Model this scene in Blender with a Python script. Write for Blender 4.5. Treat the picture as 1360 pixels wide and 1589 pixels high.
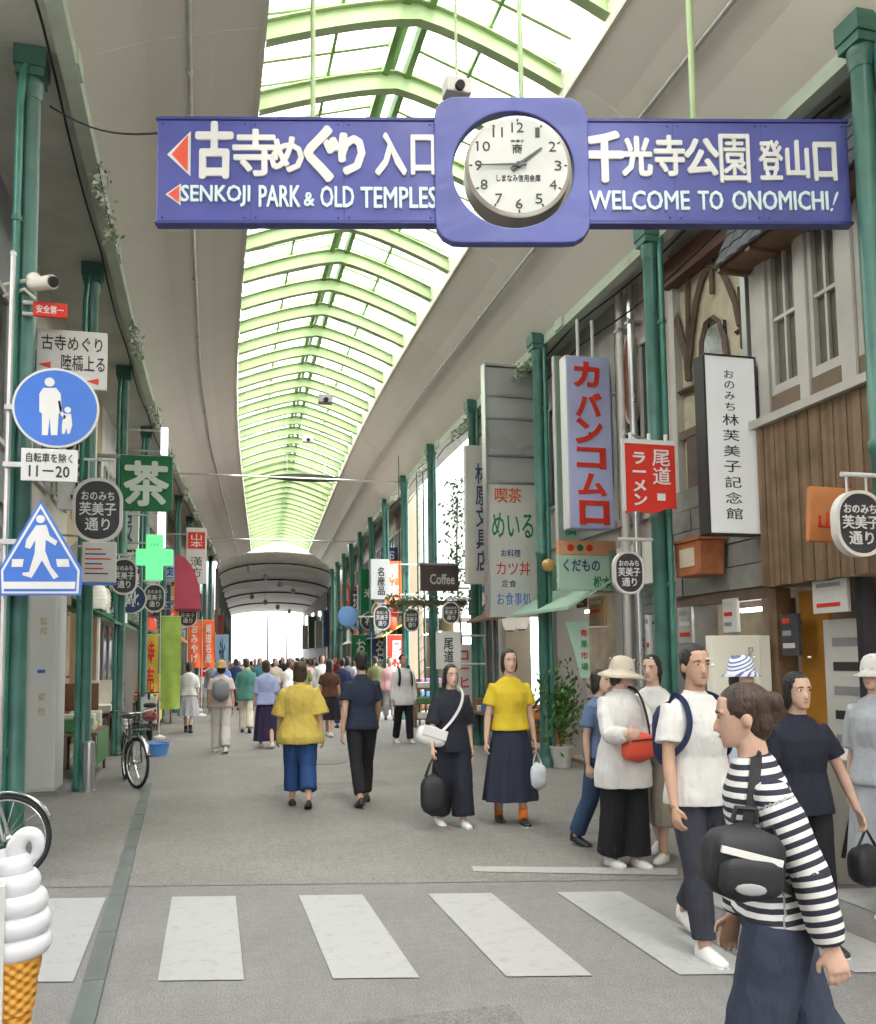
import bpy, bmesh, math, random
import numpy as np
from mathutils import Vector, Matrix

for _o in list(bpy.data.objects):
    bpy.data.objects.remove(_o)
SC = bpy.context.scene
COL = SC.collection
RNG = random.Random(7)
R = math.radians

# ---------------------------------------------------------------- camera
PITCH, YAW, ROLL, CAMH, FPX, PW, PH, PCY = R(4.75), R(15.0), R(.75), 1.65, 1365.0, 1360, 1589, 906.5
cam_d = bpy.data.cameras.new('camera')
cam = bpy.data.objects.new('camera', cam_d)
COL.objects.link(cam)
cam.location = (0, 0, CAMH)
cam.rotation_euler = (Matrix.Rotation(-YAW, 3, 'Z') @ Matrix.Rotation(R(90) + PITCH, 3, 'X') @ Matrix.Rotation(-ROLL, 3, 'Z')).to_euler()
cam_d.sensor_fit = 'VERTICAL'
cam_d.sensor_height = 24
cam_d.lens = 24 * FPX / PH
cam_d.shift_y = (PCY - PH / 2) / PH      # the photograph is cropped at its lower edge
cam_d.clip_start = 0.05
cam_d.clip_end = 2000
SC.camera = cam

# ---------------------------------------------------------------- sky, sun, exposure
world = bpy.data.worlds.new('World')
SC.world = world
world.use_nodes = True
nt = world.node_tree
nt.nodes.clear()
w_out = nt.nodes.new('ShaderNodeOutputWorld')
w_bg = nt.nodes.new('ShaderNodeBackground')
w_sky = nt.nodes.new('ShaderNodeTexSky')
w_sky.sky_type = 'NISHITA'
w_sky.sun_disc = False
w_sky.sun_elevation = R(58)
w_sky.sun_rotation = R(168)
w_sky.air_density = 1.0
w_sky.dust_density = 1.2
w_hsv = nt.nodes.new('ShaderNodeHueSaturation')      # thin overcast: almost colourless sky
w_hsv.inputs['Saturation'].default_value = 0.18
nt.links.new(w_sky.outputs[0], w_hsv.inputs['Color'])
nt.links.new(w_hsv.outputs[0], w_bg.inputs['Color'])
w_bg.inputs['Strength'].default_value = 0.15
nt.links.new(w_bg.outputs[0], w_out.inputs['Surface'])

sun_d = bpy.data.lights.new('sun', 'SUN')
sun_d.energy = 1.5
sun_d.angle = R(14)
sun_d.color = (1.0, 0.97, 0.92)
sun = bpy.data.objects.new('sun', sun_d)
COL.objects.link(sun)
# the sun stands behind the camera, high
_az, _el = R(168), R(58)
_d = Vector((math.sin(_az) * math.cos(_el), math.cos(_az) * math.cos(_el), math.sin(_el)))
sun.rotation_euler = _d.to_track_quat('Z', 'Y').to_euler()
sun.location = (0, 0, 30)

SC.view_settings.view_transform = 'Standard'
SC.view_settings.look = 'None'
SC.view_settings.gamma = 1.0
SC.view_settings.use_curve_mapping = False
SC.view_settings.exposure = 3.38
SC.render.engine = 'CYCLES'
SC.cycles.use_denoising = True
SC.cycles.max_bounces = 8
SC.cycles.diffuse_bounces = 5
SC.cycles.transparent_max_bounces = 8
SC.cycles.sample_clamp_indirect = 8
SC.cycles.caustics_reflective = False
SC.cycles.caustics_refractive = False

# ---------------------------------------------------------------- photo pixel -> place
def ray(px, py):
    X = (px - PW / 2) / FPX
    U = -(py - PCY) / FPX
    a = X * math.cos(ROLL) + U * math.sin(ROLL); b = -X * math.sin(ROLL) + U * math.cos(ROLL)
    f = math.cos(PITCH) - b * math.sin(PITCH)
    u = math.sin(PITCH) + b * math.cos(PITCH)
    return Vector((a * math.cos(YAW) + f * math.sin(YAW), -a * math.sin(YAW) + f * math.cos(YAW), u))
def GR(px, py, z=0.0):            # on a level plane
    r = ray(px, py); return Vector((0, 0, CAMH)) + r * ((z - CAMH) / r.z)
def PY(px, py, Y):                # on a plane across the street
    r = ray(px, py); return Vector((0, 0, CAMH)) + r * (Y / r.y)
def PX(px, py, X):                # on a plane along the street (a facade)
    r = ray(px, py); return Vector((0, 0, CAMH)) + r * (X / r.x)
def PD(px, py, D):                # at a depth before the camera
    r = ray(px, py); d = r.x * math.sin(YAW) + r.y * math.cos(YAW)
    return Vector((0, 0, CAMH)) + r * (D / d)
def bend(y):                      # the arcade turns a little to the right further on
    return 0.067 * 3.0 * math.log1p(math.exp(min(60, (y - 19.0) / 3.0)))
def bend_a(y):
    return -math.atan((bend(y + .5) - bend(y - .5)))

# ---------------------------------------------------------------- materials
MATS = {}
def mat(name, col, rough=0.6, var=0.12, scale=3.0, bump=0.0, bscale=40.0, metal=0.0, dirt=0.0, emit=0.0, spec=0.4, coat=0.0):
    if name in MATS: return MATS[name]
    m = bpy.data.materials.new(name); m.use_nodes = True
    t = m.node_tree; N = t.nodes; L = t.links
    b = N['Principled BSDF']
    b.inputs['Roughness'].default_value = rough
    b.inputs['Metallic'].default_value = metal
    b.inputs['Specular IOR Level'].default_value = spec
    b.inputs['Coat Weight'].default_value = coat
    g = N.new('ShaderNodeNewGeometry')
    src = None
    if var > 0:
        n = N.new('ShaderNodeTexNoise'); n.inputs['Scale'].default_value = scale; n.inputs['Detail'].default_value = 5
        L.new(g.outputs['Position'], n.inputs['Vector'])
        r = N.new('ShaderNodeValToRGB'); e = r.color_ramp.elements
        e[0].position = 0.3; e[1].position = 0.7
        e[0].color = (*[c * (1 - var) for c in col], 1); e[1].color = (*[min(1, c * (1 + var)) for c in col], 1)
        L.new(n.outputs['Fac'], r.inputs['Fac']); src = r.outputs['Color']
        rr = N.new('ShaderNodeMapRange'); rr.inputs['To Min'].default_value = max(0.03, rough - .1); rr.inputs['To Max'].default_value = min(1, rough + .12)
        L.new(n.outputs['Fac'], rr.inputs['Value']); L.new(rr.outputs[0], b.inputs['Roughness'])
    if dirt > 0:
        n2 = N.new('ShaderNodeTexNoise'); n2.inputs['Scale'].default_value = 1.3; n2.inputs['Detail'].default_value = 9; n2.inputs['Roughness'].default_value = .7
        mp = N.new('ShaderNodeMapping'); mp.inputs['Scale'].default_value = (1, 1, .25)
        L.new(g.outputs['Position'], mp.inputs['Vector']); L.new(mp.outputs[0], n2.inputs['Vector'])
        r2 = N.new('ShaderNodeValToRGB'); r2.color_ramp.elements[0].position = .48; r2.color_ramp.elements[1].position = .72
        L.new(n2.outputs['Fac'], r2.inputs['Fac'])
        mx = N.new('ShaderNodeMix'); mx.data_type = 'RGBA'
        mu = N.new('ShaderNodeMath'); mu.operation = 'MULTIPLY'; mu.inputs[1].default_value = dirt
        L.new(r2.outputs['Color'], mu.inputs[0]); L.new(mu.outputs[0], mx.inputs['Factor'])
        if src: L.new(src, mx.inputs['A'])
        else: mx.inputs['A'].default_value = (*col, 1)
        mx.inputs['B'].default_value = (.11, .095, .075, 1)
        src = mx.outputs['Result']
    if src: L.new(src, b.inputs['Base Color'])
    else: b.inputs['Base Color'].default_value = (*col, 1)
    if bump > 0:
        nb = N.new('ShaderNodeTexNoise'); nb.inputs['Scale'].default_value = bscale; nb.inputs['Detail'].default_value = 4
        L.new(g.outputs['Position'], nb.inputs['Vector'])
        bp = N.new('ShaderNodeBump'); bp.inputs['Strength'].default_value = bump; bp.inputs['Distance'].default_value = .01
        L.new(nb.outputs['Fac'], bp.inputs['Height']); L.new(bp.outputs[0], b.inputs['Normal'])
    if emit > 0:
        b.inputs['Emission Color'].default_value = (*col, 1); b.inputs['Emission Strength'].default_value = emit
    MATS[name] = m
    return m

def hexc(h):
    h = h.lstrip('#'); v = [int(h[i:i + 2], 16) / 255 for i in (0, 2, 4)]
    return tuple(c / 12.92 if c <= .04045 else ((c + .055) / 1.055) ** 2.4 for c in v)

# ---------------------------------------------------------------- mesh building
class MB:
    def __init__(s): s.v = []; s.f = []; s.mi = []; s.m = 0
    def add(s, vs, fs):
        o = len(s.v); s.v += [tuple(p) for p in vs]; s.f += [tuple(i + o for i in f) for f in fs]; s.mi += [s.m] * len(fs); return s
    def box(s, x0, y0, z0, x1, y1, z1):
        return s.add([(x0, y0, z0), (x1, y0, z0), (x1, y1, z0), (x0, y1, z0), (x0, y0, z1), (x1, y0, z1), (x1, y1, z1), (x0, y1, z1)],
                     [(3, 2, 1, 0), (4, 5, 6, 7), (0, 1, 5, 4), (1, 2, 6, 5), (2, 3, 7, 6), (3, 0, 4, 7)])
    def bar(s, p, q, w, h, up=(0, 0, 1)):       # box section w (side) x h (up) from p to q
        p, q = Vector(p), Vector(q); d = (q - p).normalized(); u = Vector(up)
        sd = d.cross(u)
        if sd.length < 1e-4: sd = d.cross(Vector((0, 1, 0)))
        sd.normalize(); u = sd.cross(d).normalized()
        vs = [c + sd * (a * w / 2) + u * (b * h / 2) for c in (p, q) for a, b in ((-1, -1), (1, -1), (1, 1), (-1, 1))]
        return s.add(vs, [(0, 1, 2, 3), (7, 6, 5, 4), (0, 4, 5, 1), (1, 5, 6, 2), (2, 6, 7, 3), (3, 7, 4, 0)])
    def loft(s, rings, cap=True):
        n = len(rings[0]); vs = [p for r in rings for p in r]; fs = []
        for k in range(len(rings) - 1):
            for i in range(n):
                j = (i + 1) % n; fs.append((k * n + i, k * n + j, (k + 1) * n + j, (k + 1) * n + i))
        if cap: fs.append(tuple(range(n - 1, -1, -1))); fs.append(tuple((len(rings) - 1) * n + i for i in range(n)))
        return s.add(vs, fs)
    def tube(s, path, r, n=8, cap=True, flat=1.0, up=(0, 0, 1)):
        P = [Vector(p) for p in path]; rs = r if isinstance(r, (list, tuple)) else [r] * len(P)
        rings = []; prev = None
        for i, p in enumerate(P):
            d = (P[min(i + 1, len(P) - 1)] - P[max(i - 1, 0)])
            if d.length < 1e-9: d = Vector((0, 0, 1))
            d.normalize()
            if prev is None:
                a = d.cross(Vector(up))
                if a.length < .05: a = d.cross(Vector((0, 1, 0)))
                if a.length < .05: a = d.cross(Vector((1, 0, 0)))
            else:
                a = prev - d * prev.dot(d)
            a.normalize(); prev = a; b = d.cross(a)
            rings.append([p + a * (rs[i] * math.cos(2 * math.pi * k / n)) + b * (rs[i] * flat * math.sin(2 * math.pi * k / n)) for k in range(n)])
        return s.loft(rings, cap)
    def cyl(s, p, q, r, n=12, r2=None): return s.tube([p, q], [r, r if r2 is None else r2], n)
    def lathe(s, prof, n=16, c=(0, 0, 0), sx=1, sy=1):
        return s.loft([[(c[0] + r * sx * math.cos(2 * math.pi * k / n), c[1] + r * sy * math.sin(2 * math.pi * k / n), c[2] + z) for k in range(n)] for r, z in prof])
    def ell(s, c, r, nu=12, nv=8, M=None):
        rings = []
        for i in range(nv + 1):
            t = -math.pi / 2 + math.pi * i / nv; cr = max(.02, math.cos(t)); z = math.sin(t)
            ring = []
            for k in range(nu):
                a = 2 * math.pi * k / nu; p = Vector((r[0] * cr * math.cos(a), r[1] * cr * math.sin(a), r[2] * z))
                if M is not None: p = M @ p
                ring.append(p + Vector(c))
            rings.append(ring)
        return s.loft(rings)
    def prism(s, poly, y0, y1):                  # outline in XZ, extruded along Y (front at y0)
        n = len(poly); vs = [(x, y0, z) for x, z in poly] + [(x, y1, z) for x, z in poly]
        fs = [tuple(range(n)), tuple(range(2 * n - 1, n - 1, -1))] + [(j, i, i + n, j + n) for i in range(n) for j in [(i + 1) % n]]
        return s.add(vs, fs)
    def ringplate(s, outer, inner, y0, y1):      # plate with a hole; both outlines same count, XZ
        n = len(outer); vs = []
        for y in (y0, y1):
            vs += [(x, y, z) for x, z in outer] + [(x, y, z) for x, z in inner]
        fs = []
        for i in range(n):
            j = (i + 1) % n
            fs += [(i, j, n + j, n + i), (2 * n + j, 2 * n + i, 3 * n + i, 3 * n + j), (j, i, 2 * n + i, 2 * n + j), (n + i, n + j, 3 * n + j, 3 * n + i)]
        return s.add(vs, fs)
    def mesh(s, name, mats, smooth=False):
        me = bpy.data.meshes.new(name); me.from_pydata(s.v, [], s.f)
        for m in (mats if isinstance(mats, (list, tuple)) else [mats]): me.materials.append(m)
        if any(s.mi): me.polygons.foreach_set('material_index', s.mi)
        bm = bmesh.new(); bm.from_mesh(me); bmesh.ops.recalc_face_normals(bm, faces=bm.faces); bm.to_mesh(me); bm.free()
        if smooth is True: me.polygons.foreach_set('use_smooth', [True] * len(me.polygons))
        elif smooth: me.polygons.foreach_set('use_smooth', [True] * len(me.polygons)); me.set_sharp_from_angle(angle=R(smooth))
        me.update(); return me
    def build(s, name, mats, parent=None, smooth=False, bevel=0.0, loc=None, rz=None):
        o = bpy.data.objects.new(name, s.mesh(name, mats, smooth)); COL.objects.link(o)
        if parent: o.parent = parent
        if loc is not None: o.location = loc
        if rz is not None: o.rotation_euler.z = rz
        if bevel:
            md = o.modifiers.new('bevel', 'BEVEL'); md.width = bevel; md.segments = 2; md.limit_method = 'ANGLE'
        return o

def tag(o, label=None, cat=None, group=None, kind=None):
    if label: o['label'] = label
    if cat: o['category'] = cat
    if group: o['group'] = group
    if kind: o['kind'] = kind
    return o
def thing(name, label, cat, loc=(0, 0, 0), rz=0.0, group=None):
    o = bpy.data.objects.new(name, None); COL.objects.link(o); o.location = loc; o.rotation_euler.z = rz
    o.empty_display_size = .1
    return tag(o, label, cat, group, 'thing')
def piece(name, me, parent, loc=(0, 0, 0), rz=0.0):
    o = bpy.data.objects.new(name, me); COL.objects.link(o); o.parent = parent; o.location = loc; o.rotation_euler.z = rz; return o
def bxp(name, m, parent, *a, bevel=0.0, smooth=False):
    return MB().box(*a).build(name, m, parent, bevel=bevel, smooth=smooth)

def text(body, parent, m, w, h, loc=(0, 0, 0), depth=.006, weight=0.0, vertical=False, name='lettering', res=2, line=1.0, shear=0.0, rz=0.0, bold=0.0):
    """lettering: real glyph meshes stretched to a w x h box centred at loc, facing local -Y"""
    c = bpy.data.curves.new('t', 'FONT'); c.body = '\n'.join(body) if vertical else body
    c.offset = weight; c.resolution_u = res; c.extrude = .01; c.align_x = 'CENTER'; c.space_line = line; c.shear = shear
    o = bpy.data.objects.new('t', c); COL.objects.link(o)
    me = bpy.data.meshes.new_from_object(o)
    bpy.data.objects.remove(o); bpy.data.curves.remove(c)
    n = len(me.vertices); co = np.empty(n * 3, 'f'); me.vertices.foreach_get('co', co); co = co.reshape(-1, 3)
    lo, hi = co.min(0), co.max(0); s = np.maximum(hi - lo, 1e-6)
    q = np.empty_like(co)
    q[:, 0] = (co[:, 0] - (lo[0] + hi[0]) / 2) / s[0] * w
    q[:, 2] = (co[:, 1] - (lo[1] + hi[1]) / 2) / s[1] * h
    q[:, 1] = -(co[:, 2] - lo[2]) / s[2] * depth
    if bold:                       # heavier strokes: the same glyph again, nudged sideways and up, each a hair deeper
        bm = bmesh.new(); me.vertices.foreach_set('co', q.ravel())
        for i_, (ox, oz) in enumerate(((0, 0), (bold, 0), (-bold, 0), (0, bold), (0, -bold), (bold * .7, bold * .7), (-bold * .7, -bold * .7), (bold * .7, -bold * .7), (-bold * .7, bold * .7))):
            n0 = len(bm.verts); bm.from_mesh(me); bm.verts.ensure_lookup_table()
            for v_ in bm.verts[n0:]:
                v_.co.x += ox; v_.co.z += oz
                if v_.co.y < -depth * .5: v_.co.y -= .0006 * i_
        bm.to_mesh(me); bm.free(); n = len(me.vertices); q = np.empty(n * 3, 'f'); me.vertices.foreach_get('co', q)
    me.vertices.foreach_set('co', q.ravel()); me.materials.clear(); me.materials.append(m); me.name = name; me.update()
    ob = bpy.data.objects.new(name, me); COL.objects.link(ob); ob.parent = parent; ob.location = loc; ob.rotation_euler.z = rz
    return ob

def rrect(x0, z0, x1, z1, r, n=6):
    pts = []
    for cx, cz, a0 in ((x1 - r, z0 + r, -90), (x1 - r, z1 - r, 0), (x0 + r, z1 - r, 90), (x0 + r, z0 + r, 180)):
        for k in range(n + 1):
            a = R(a0 + 90 * k / n); pts.append((cx + r * math.cos(a), cz + r * math.sin(a)))
    return pts
def circ(cx, cz, r, n=40, rz=None):
    return [(cx + r * math.cos(2 * math.pi * k / n), cz + (rz or r) * math.sin(2 * math.pi * k / n)) for k in range(n)]
# ================================================================ ground
def asphalt(name, c, c2, sc):
    m = bpy.data.materials.new(name); m.use_nodes = True; N = m.node_tree.nodes; L = m.node_tree.links; b = N['Principled BSDF']
    g = N.new('ShaderNodeNewGeometry')
    n1 = N.new('ShaderNodeTexNoise'); n1.inputs['Scale'].default_value = .8; n1.inputs['Detail'].default_value = 8; n1.inputs['Roughness'].default_value = .65
    n2 = N.new('ShaderNodeTexVoronoi'); n2.inputs['Scale'].default_value = sc
    n3 = N.new('ShaderNodeTexNoise'); n3.inputs['Scale'].default_value = sc * .7; n3.inputs['Detail'].default_value = 3
    for n in (n1, n2, n3): L.new(g.outputs['Position'], n.inputs['Vector'])
    r = N.new('ShaderNodeValToRGB'); r.color_ramp.elements[0].position = .3; r.color_ramp.elements[1].position = .72
    r.color_ramp.elements[0].color = (*c, 1); r.color_ramp.elements[1].color = (*c2, 1)
    L.new(n1.outputs['Fac'], r.inputs['Fac'])
    mx = N.new('ShaderNodeMix'); mx.data_type = 'RGBA'; mx.blend_type = 'MULTIPLY'; mx.inputs['Factor'].default_value = .85
    r2 = N.new('ShaderNodeValToRGB'); r2.color_ramp.elements[0].color = (.55, .55, .56, 1); r2.color_ramp.elements[1].color = (1.35, 1.33, 1.3, 1)
    r2.color_ramp.elements[0].position = .3; r2.color_ramp.elements[1].position = .7
    L.new(n3.outputs['Fac'], r2.inputs['Fac']); L.new(r.outputs['Color'], mx.inputs['A']); L.new(r2.outputs['Color'], mx.inputs['B'])
    n4 = N.new('ShaderNodeTexNoise'); n4.inputs['Scale'].default_value = 13; n4.inputs['Detail'].default_value = 7; n4.inputs['Roughness'].default_value = .7
    L.new(g.outputs['Position'], n4.inputs['Vector'])
    r4 = N.new('ShaderNodeValToRGB'); r4.color_ramp.elements[0].color = (.78, .78, .78, 1); r4.color_ramp.elements[1].color = (1.2, 1.19, 1.17, 1); r4.color_ramp.elements[0].position = .35; r4.color_ramp.elements[1].position = .65
    m4 = N.new('ShaderNodeMix'); m4.data_type = 'RGBA'; m4.blend_type = 'MULTIPLY'; m4.inputs['Factor'].default_value = .4
    L.new(n4.outputs['Fac'], r4.inputs['Fac']); L.new(mx.outputs['Result'], m4.inputs['A']); L.new(r4.outputs['Color'], m4.inputs['B'])
    L.new(m4.outputs['Result'], b.inputs['Base Color'])
    b.inputs['Roughness'].default_value = .8
    bp = N.new('ShaderNodeBump'); bp.inputs['Strength'].default_value = .35; bp.inputs['Distance'].default_value = .006
    L.new(n2.outputs['Distance'], bp.inputs['Height']); L.new(bp.outputs[0], b.inputs['Normal'])
    return m
M_road = asphalt('road_asphalt', (.18, .177, .174), (.235, .23, .226), 150)
M_pave = asphalt('arcade_paving', (.185, .178, .165), (.245, .235, .218), 110)
def worn_paint(name, c, under, lo=.52, hi=.72):
    m = bpy.data.materials.new(name); m.use_nodes = True; N = m.node_tree.nodes; L = m.node_tree.links; b = N['Principled BSDF']
    g = N.new('ShaderNodeNewGeometry'); n = N.new('ShaderNodeTexNoise'); n.inputs['Scale'].default_value = 9; n.inputs['Detail'].default_value = 10; n.inputs['Roughness'].default_value = .75
    L.new(g.outputs['Position'], n.inputs['Vector'])
    r = N.new('ShaderNodeValToRGB'); r.color_ramp.elements[0].position = lo; r.color_ramp.elements[1].position = hi
    r.color_ramp.elements[0].color = (*c, 1); r.color_ramp.elements[1].color = (*[.35 * a + .65 * u for a, u in zip(c, under)], 1)
    L.new(n.outputs['Fac'], r.inputs['Fac']); L.new(r.outputs['Color'], b.inputs['Base Color']); b.inputs['Roughness'].default_value = .65
    nb = N.new('ShaderNodeTexNoise'); nb.inputs['Scale'].default_value = 120; L.new(g.outputs['Position'], nb.inputs['Vector'])
    bp = N.new('ShaderNodeBump'); bp.inputs['Strength'].default_value = .2; bp.inputs['Distance'].default_value = .004
    L.new(nb.outputs['Fac'], bp.inputs['Height']); L.new(bp.outputs[0], b.inputs['Normal'])
    return m
M_white_paint = worn_paint('road_paint', (.375, .374, .37), (.22, .21, .2))

road = MB().add([(-400, -400, 0), (400, -400, 0), (400, 600, 0), (-400, 600, 0)], [(0, 1, 2, 3)]).build('road', M_road)
tag(road, kind='structure')
# the arcade floor, laid a sheet above the road, its near edge along the crossing
def pv_edge(x): return 6.85 - .27 * x
pv = MB(); L0 = [(-2.6, pv_edge(-2.6)), (6.3, pv_edge(6.3))]; ys = [9, 12, 15, 18, 21, 24, 27, 30, 34, 38, 42, 46, 50, 56, 64, 76]
rows = [[(L0[0][0], L0[0][1], .004), (L0[1][0], L0[1][1], .004)]] + [[(-2.6 + bend(y), y, .004), (6.3 + bend(y), y, .004)] for y in ys]
pv.add([p for r_ in rows for p in r_], [(2 * i, 2 * i + 1, 2 * i + 3, 2 * i + 2) for i in range(len(rows) - 1)])
tag(pv.build('arcade_pavement', M_pave), kind='structure')

# crossing stripes, each its own sheet, parallel to the arcade
M_gut = mat('gutter_cover', (.125, .14, .135), .55, .15, 5, .15, 60, dirt=.35)
for k in range(-3, 8):
    x0 = -.20 + .865 * k; x1 = x0 + .43
    e = RNG.uniform(-.01, .01)
    s = MB().add([(x0 + e, 4.86 - .272 * x0, .006), (x1 + e, 4.86 - .272 * x1, .006), (x1 - e, 6.53 - .272 * x1, .006), (x0 - e, 6.53 - .272 * x0, .006)], [(0, 1, 2, 3)])
    s.build('crossing_stripe', M_white_paint)['kind'] = 'structure'
tag(MB().add([tuple(GR(735, 1352, .009)), tuple(GR(1052, 1358, .009)), tuple(GR(1050, 1347, .009)), tuple(GR(733, 1344, .009))], [(0, 1, 2, 3)]).build('stop_line', M_white_paint), kind='structure')
gt = thing('drain_cover_strip', 'narrow green-grey drain cover strip running across the white stripes', 'drain')
for k in range(11):
    y0 = 3.3 + .85 * k
    xa = -.49 - .022 * (y0 - 3.3); xb = -.49 - .022 * (y0 + .84 - 3.3)
    MB().add([(xa - .055, y0, .0), (xa + .055, y0, .0), (xb + .055, y0 + .843, 0), (xb - .055, y0 + .843, 0),
              (xa - .053, y0 + .002, .014), (xa + .053, y0 + .002, .014), (xb + .053, y0 + .841, .014), (xb - .053, y0 + .841, .014)],
             [(3, 2, 1, 0), (4, 5, 6, 7), (0, 1, 5, 4), (1, 2, 6, 5), (2, 3, 7, 6), (3, 0, 4, 7)]).build('cover_plate', M_gut, gt)

# ================================================================ arcade roof
M_ceil = mat('ceiling_panel_paint', (.74, .695, .615), .55, .03, .5, .02, 12, dirt=.05)
M_cream = mat('cream_fascia', (.66, .63, .54), .5, .08, 2, dirt=.25)
M_lgreen = mat('light_green_steel', (.35, .46, .235), .45, .08, 2, dirt=.12)
M_rgreen = mat('ridge_green_steel', (.16, .29, .10), .5, .12, 3, dirt=.2)
M_eave = mat('pale_green_beam', (.47, .53, .43), .5, .12, 1.5, dirt=.3)
M_soff = mat('soffit_grey', (.5, .5, .45), .7, .1, 1, dirt=.3)
M_galv = mat('galvanised_pipe', (.55, .54, .53), .35, .12, 6, metal=.6)
M_dark = mat('dark_gap', (.02, .02, .022), .8, .2)
def pane_mat():
    m = bpy.data.materials.new('milky_roof_pane'); m.use_nodes = True; N = m.node_tree.nodes; L = m.node_tree.links
    N.remove(N['Principled BSDF']); out = N['Material Output']
    tl = N.new('ShaderNodeBsdfTranslucent'); tp = N.new('ShaderNodeBsdfTransparent'); gl = N.new('ShaderNodeBsdfGlossy'); gl.inputs['Roughness'].default_value = .25
    g = N.new('ShaderNodeNewGeometry'); n = N.new('ShaderNodeTexNoise'); n.inputs['Scale'].default_value = 1.6; n.inputs['Detail'].default_value = 7
    L.new(g.outputs['Position'], n.inputs['Vector'])
    r = N.new('ShaderNodeValToRGB'); r.color_ramp.elements[0].position = .35; r.color_ramp.elements[1].position = .6
    r.color_ramp.elements[0].color = (.8, .8, .76, 1); r.color_ramp.elements[1].color = (.97, .97, .96, 1)
    L.new(n.outputs['Fac'], r.inputs['Fac']); L.new(r.outputs['Color'], tl.inputs['Color']); L.new(r.outputs['Color'], tp.inputs['Color'])
    m1 = N.new('ShaderNodeMixShader'); m1.inputs[0].default_value = .45; L.new(tl.outputs[0], m1.inputs[1]); L.new(tp.outputs[0], m1.inputs[2])
    m2 = N.new('ShaderNodeMixShader'); m2.inputs[0].default_value = .04; L.new(m1.outputs[0], m2.inputs[1]); L.new(gl.outputs[0], m2.inputs[2])
    L.new(m2.outputs[0], out.inputs['Surface']); return m
M_pane = pane_mat()

SX0, SX1, SXM = .54, 3.63, 2.085           # skylight edges and ridge
roof = thing('arcade_canopy', 'long arcade roof of beige ceiling panels with a milky green-ribbed skylight', 'canopy')
BAY = 3.75; Y0, YE = -7.0, 49.0
nb_ = int(round((YE - Y0) / BAY)); BAY = (YE - Y0) / nb_
def slab(mb, sec, ya, yb, gap=.006):       # sec: (x, z) outline, swept along the bend
    mb.loft([[(x + bend(y), y, z) for x, z in sec] for y in (ya + gap, (ya + yb) / 2, yb - gap)])
LC = [(.53, 7.57), (.05, 7.44), (-.55, 7.24), (-1.16, 6.95)]
RC = [(3.64, 7.57), (4.1, 7.30), (4.6, 6.94), (5.06, 6.52)]
def thick(c, t=.05): return c + [(x, z + t) for x, z in reversed(c)]
for k in range(nb_):
    ya, yb = Y0 + BAY * k, Y0 + BAY * (k + 1)
    for sec, nm, mm, gp in ((thick(LC), 'ceiling_panel', M_ceil, .004), (thick(RC), 'ceiling_panel', M_ceil, .004),
                   ([(.47, 7.54), (.527, 7.54), (.527, 7.98), (.47, 7.98)], 'skylight_kerb', M_cream, 0),
                   ([(3.643, 7.54), (3.70, 7.54), (3.70, 7.98), (3.643, 7.98)], 'skylight_kerb', M_cream, 0),
                   ([(-1.25, 6.82), (-1.11, 6.82), (-1.11, 7.05), (-1.25, 7.05)], 'eave_beam', M_eave, .003),
                   ([(5.01, 6.42), (5.15, 6.42), (5.15, 6.66), (5.01, 6.66)], 'eave_beam', M_eave, .003),
                   ([(-2.3, 7.0), (-1.255, 7.0), (-1.255, 7.05), (-2.3, 7.05)], 'soffit_panel', M_soff, .004),
                   ([(5.155, 6.60), (5.66, 6.60), (5.66, 6.65), (5.155, 6.65)], 'soffit_panel', M_soff, .004)):
        mb = MB(); slab(mb, sec, ya, yb, gp); mb.build(nm, mm, roof)
    if k:                                   # splice plates on the eave beams
        for xx, zz in ((-1.10, 6.84), (5.0, 6.44)):
            bxp('splice_plate', M_eave, roof, xx + bend(ya) - .012, ya - .14, zz, xx + bend(ya) + .012, ya + .14, zz + .19)
# ribs
RIB = 1.13; ribY = [8.25 + RIB * k for k in range(-13, 37)]
def rib_line(n=14, dz=0.0):
    out = []
    for i in range(n + 1):
        t = i / n; u = abs(2 * t - 1)
        out.append((SX0 + (SX1 - SX0) * t, 7.64 + .50 * (1 - (u ** 1.3)) + dz))
    return out
def sky_z(x): return 8.04 + .50 * (1 - abs(x - SXM) / (SX1 - SXM))
rb = MB(); lo, hi = rib_line(), rib_line(dz=.21)
rb.prism(lo + hi[::-1], -.015, .015)
for a, b in ((lo, lo), (hi, hi)):
    rb.prism([(x, z - .008) for x, z in a] + [(x, z + .008) for x, z in a[::-1]], -.06, .06)
rib_me = rb.mesh('rib', M_lgreen)
gb = MB()
for sgn in (-1, 1):
    for off in (0,):
        gb.bar((SXM + sgn * .1, 0, sky_z(SXM + sgn * .1) - .03), (SXM + sgn * 1.54, 0, sky_z(SXM + sgn * 1.54) - .03), .045, .05)
bar_me = gb.mesh('glazing_bar', M_lgreen)
for y in ribY:
    rz = bend_a(y)
    piece('rib', rib_me, roof, (bend(y), y, 0), 0); piece('glazing_bar', bar_me, roof, (bend(y), y + .07, 0))
    piece('glazing_bar', bar_me, roof, (bend(y + .8), y + .8, 0))
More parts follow.
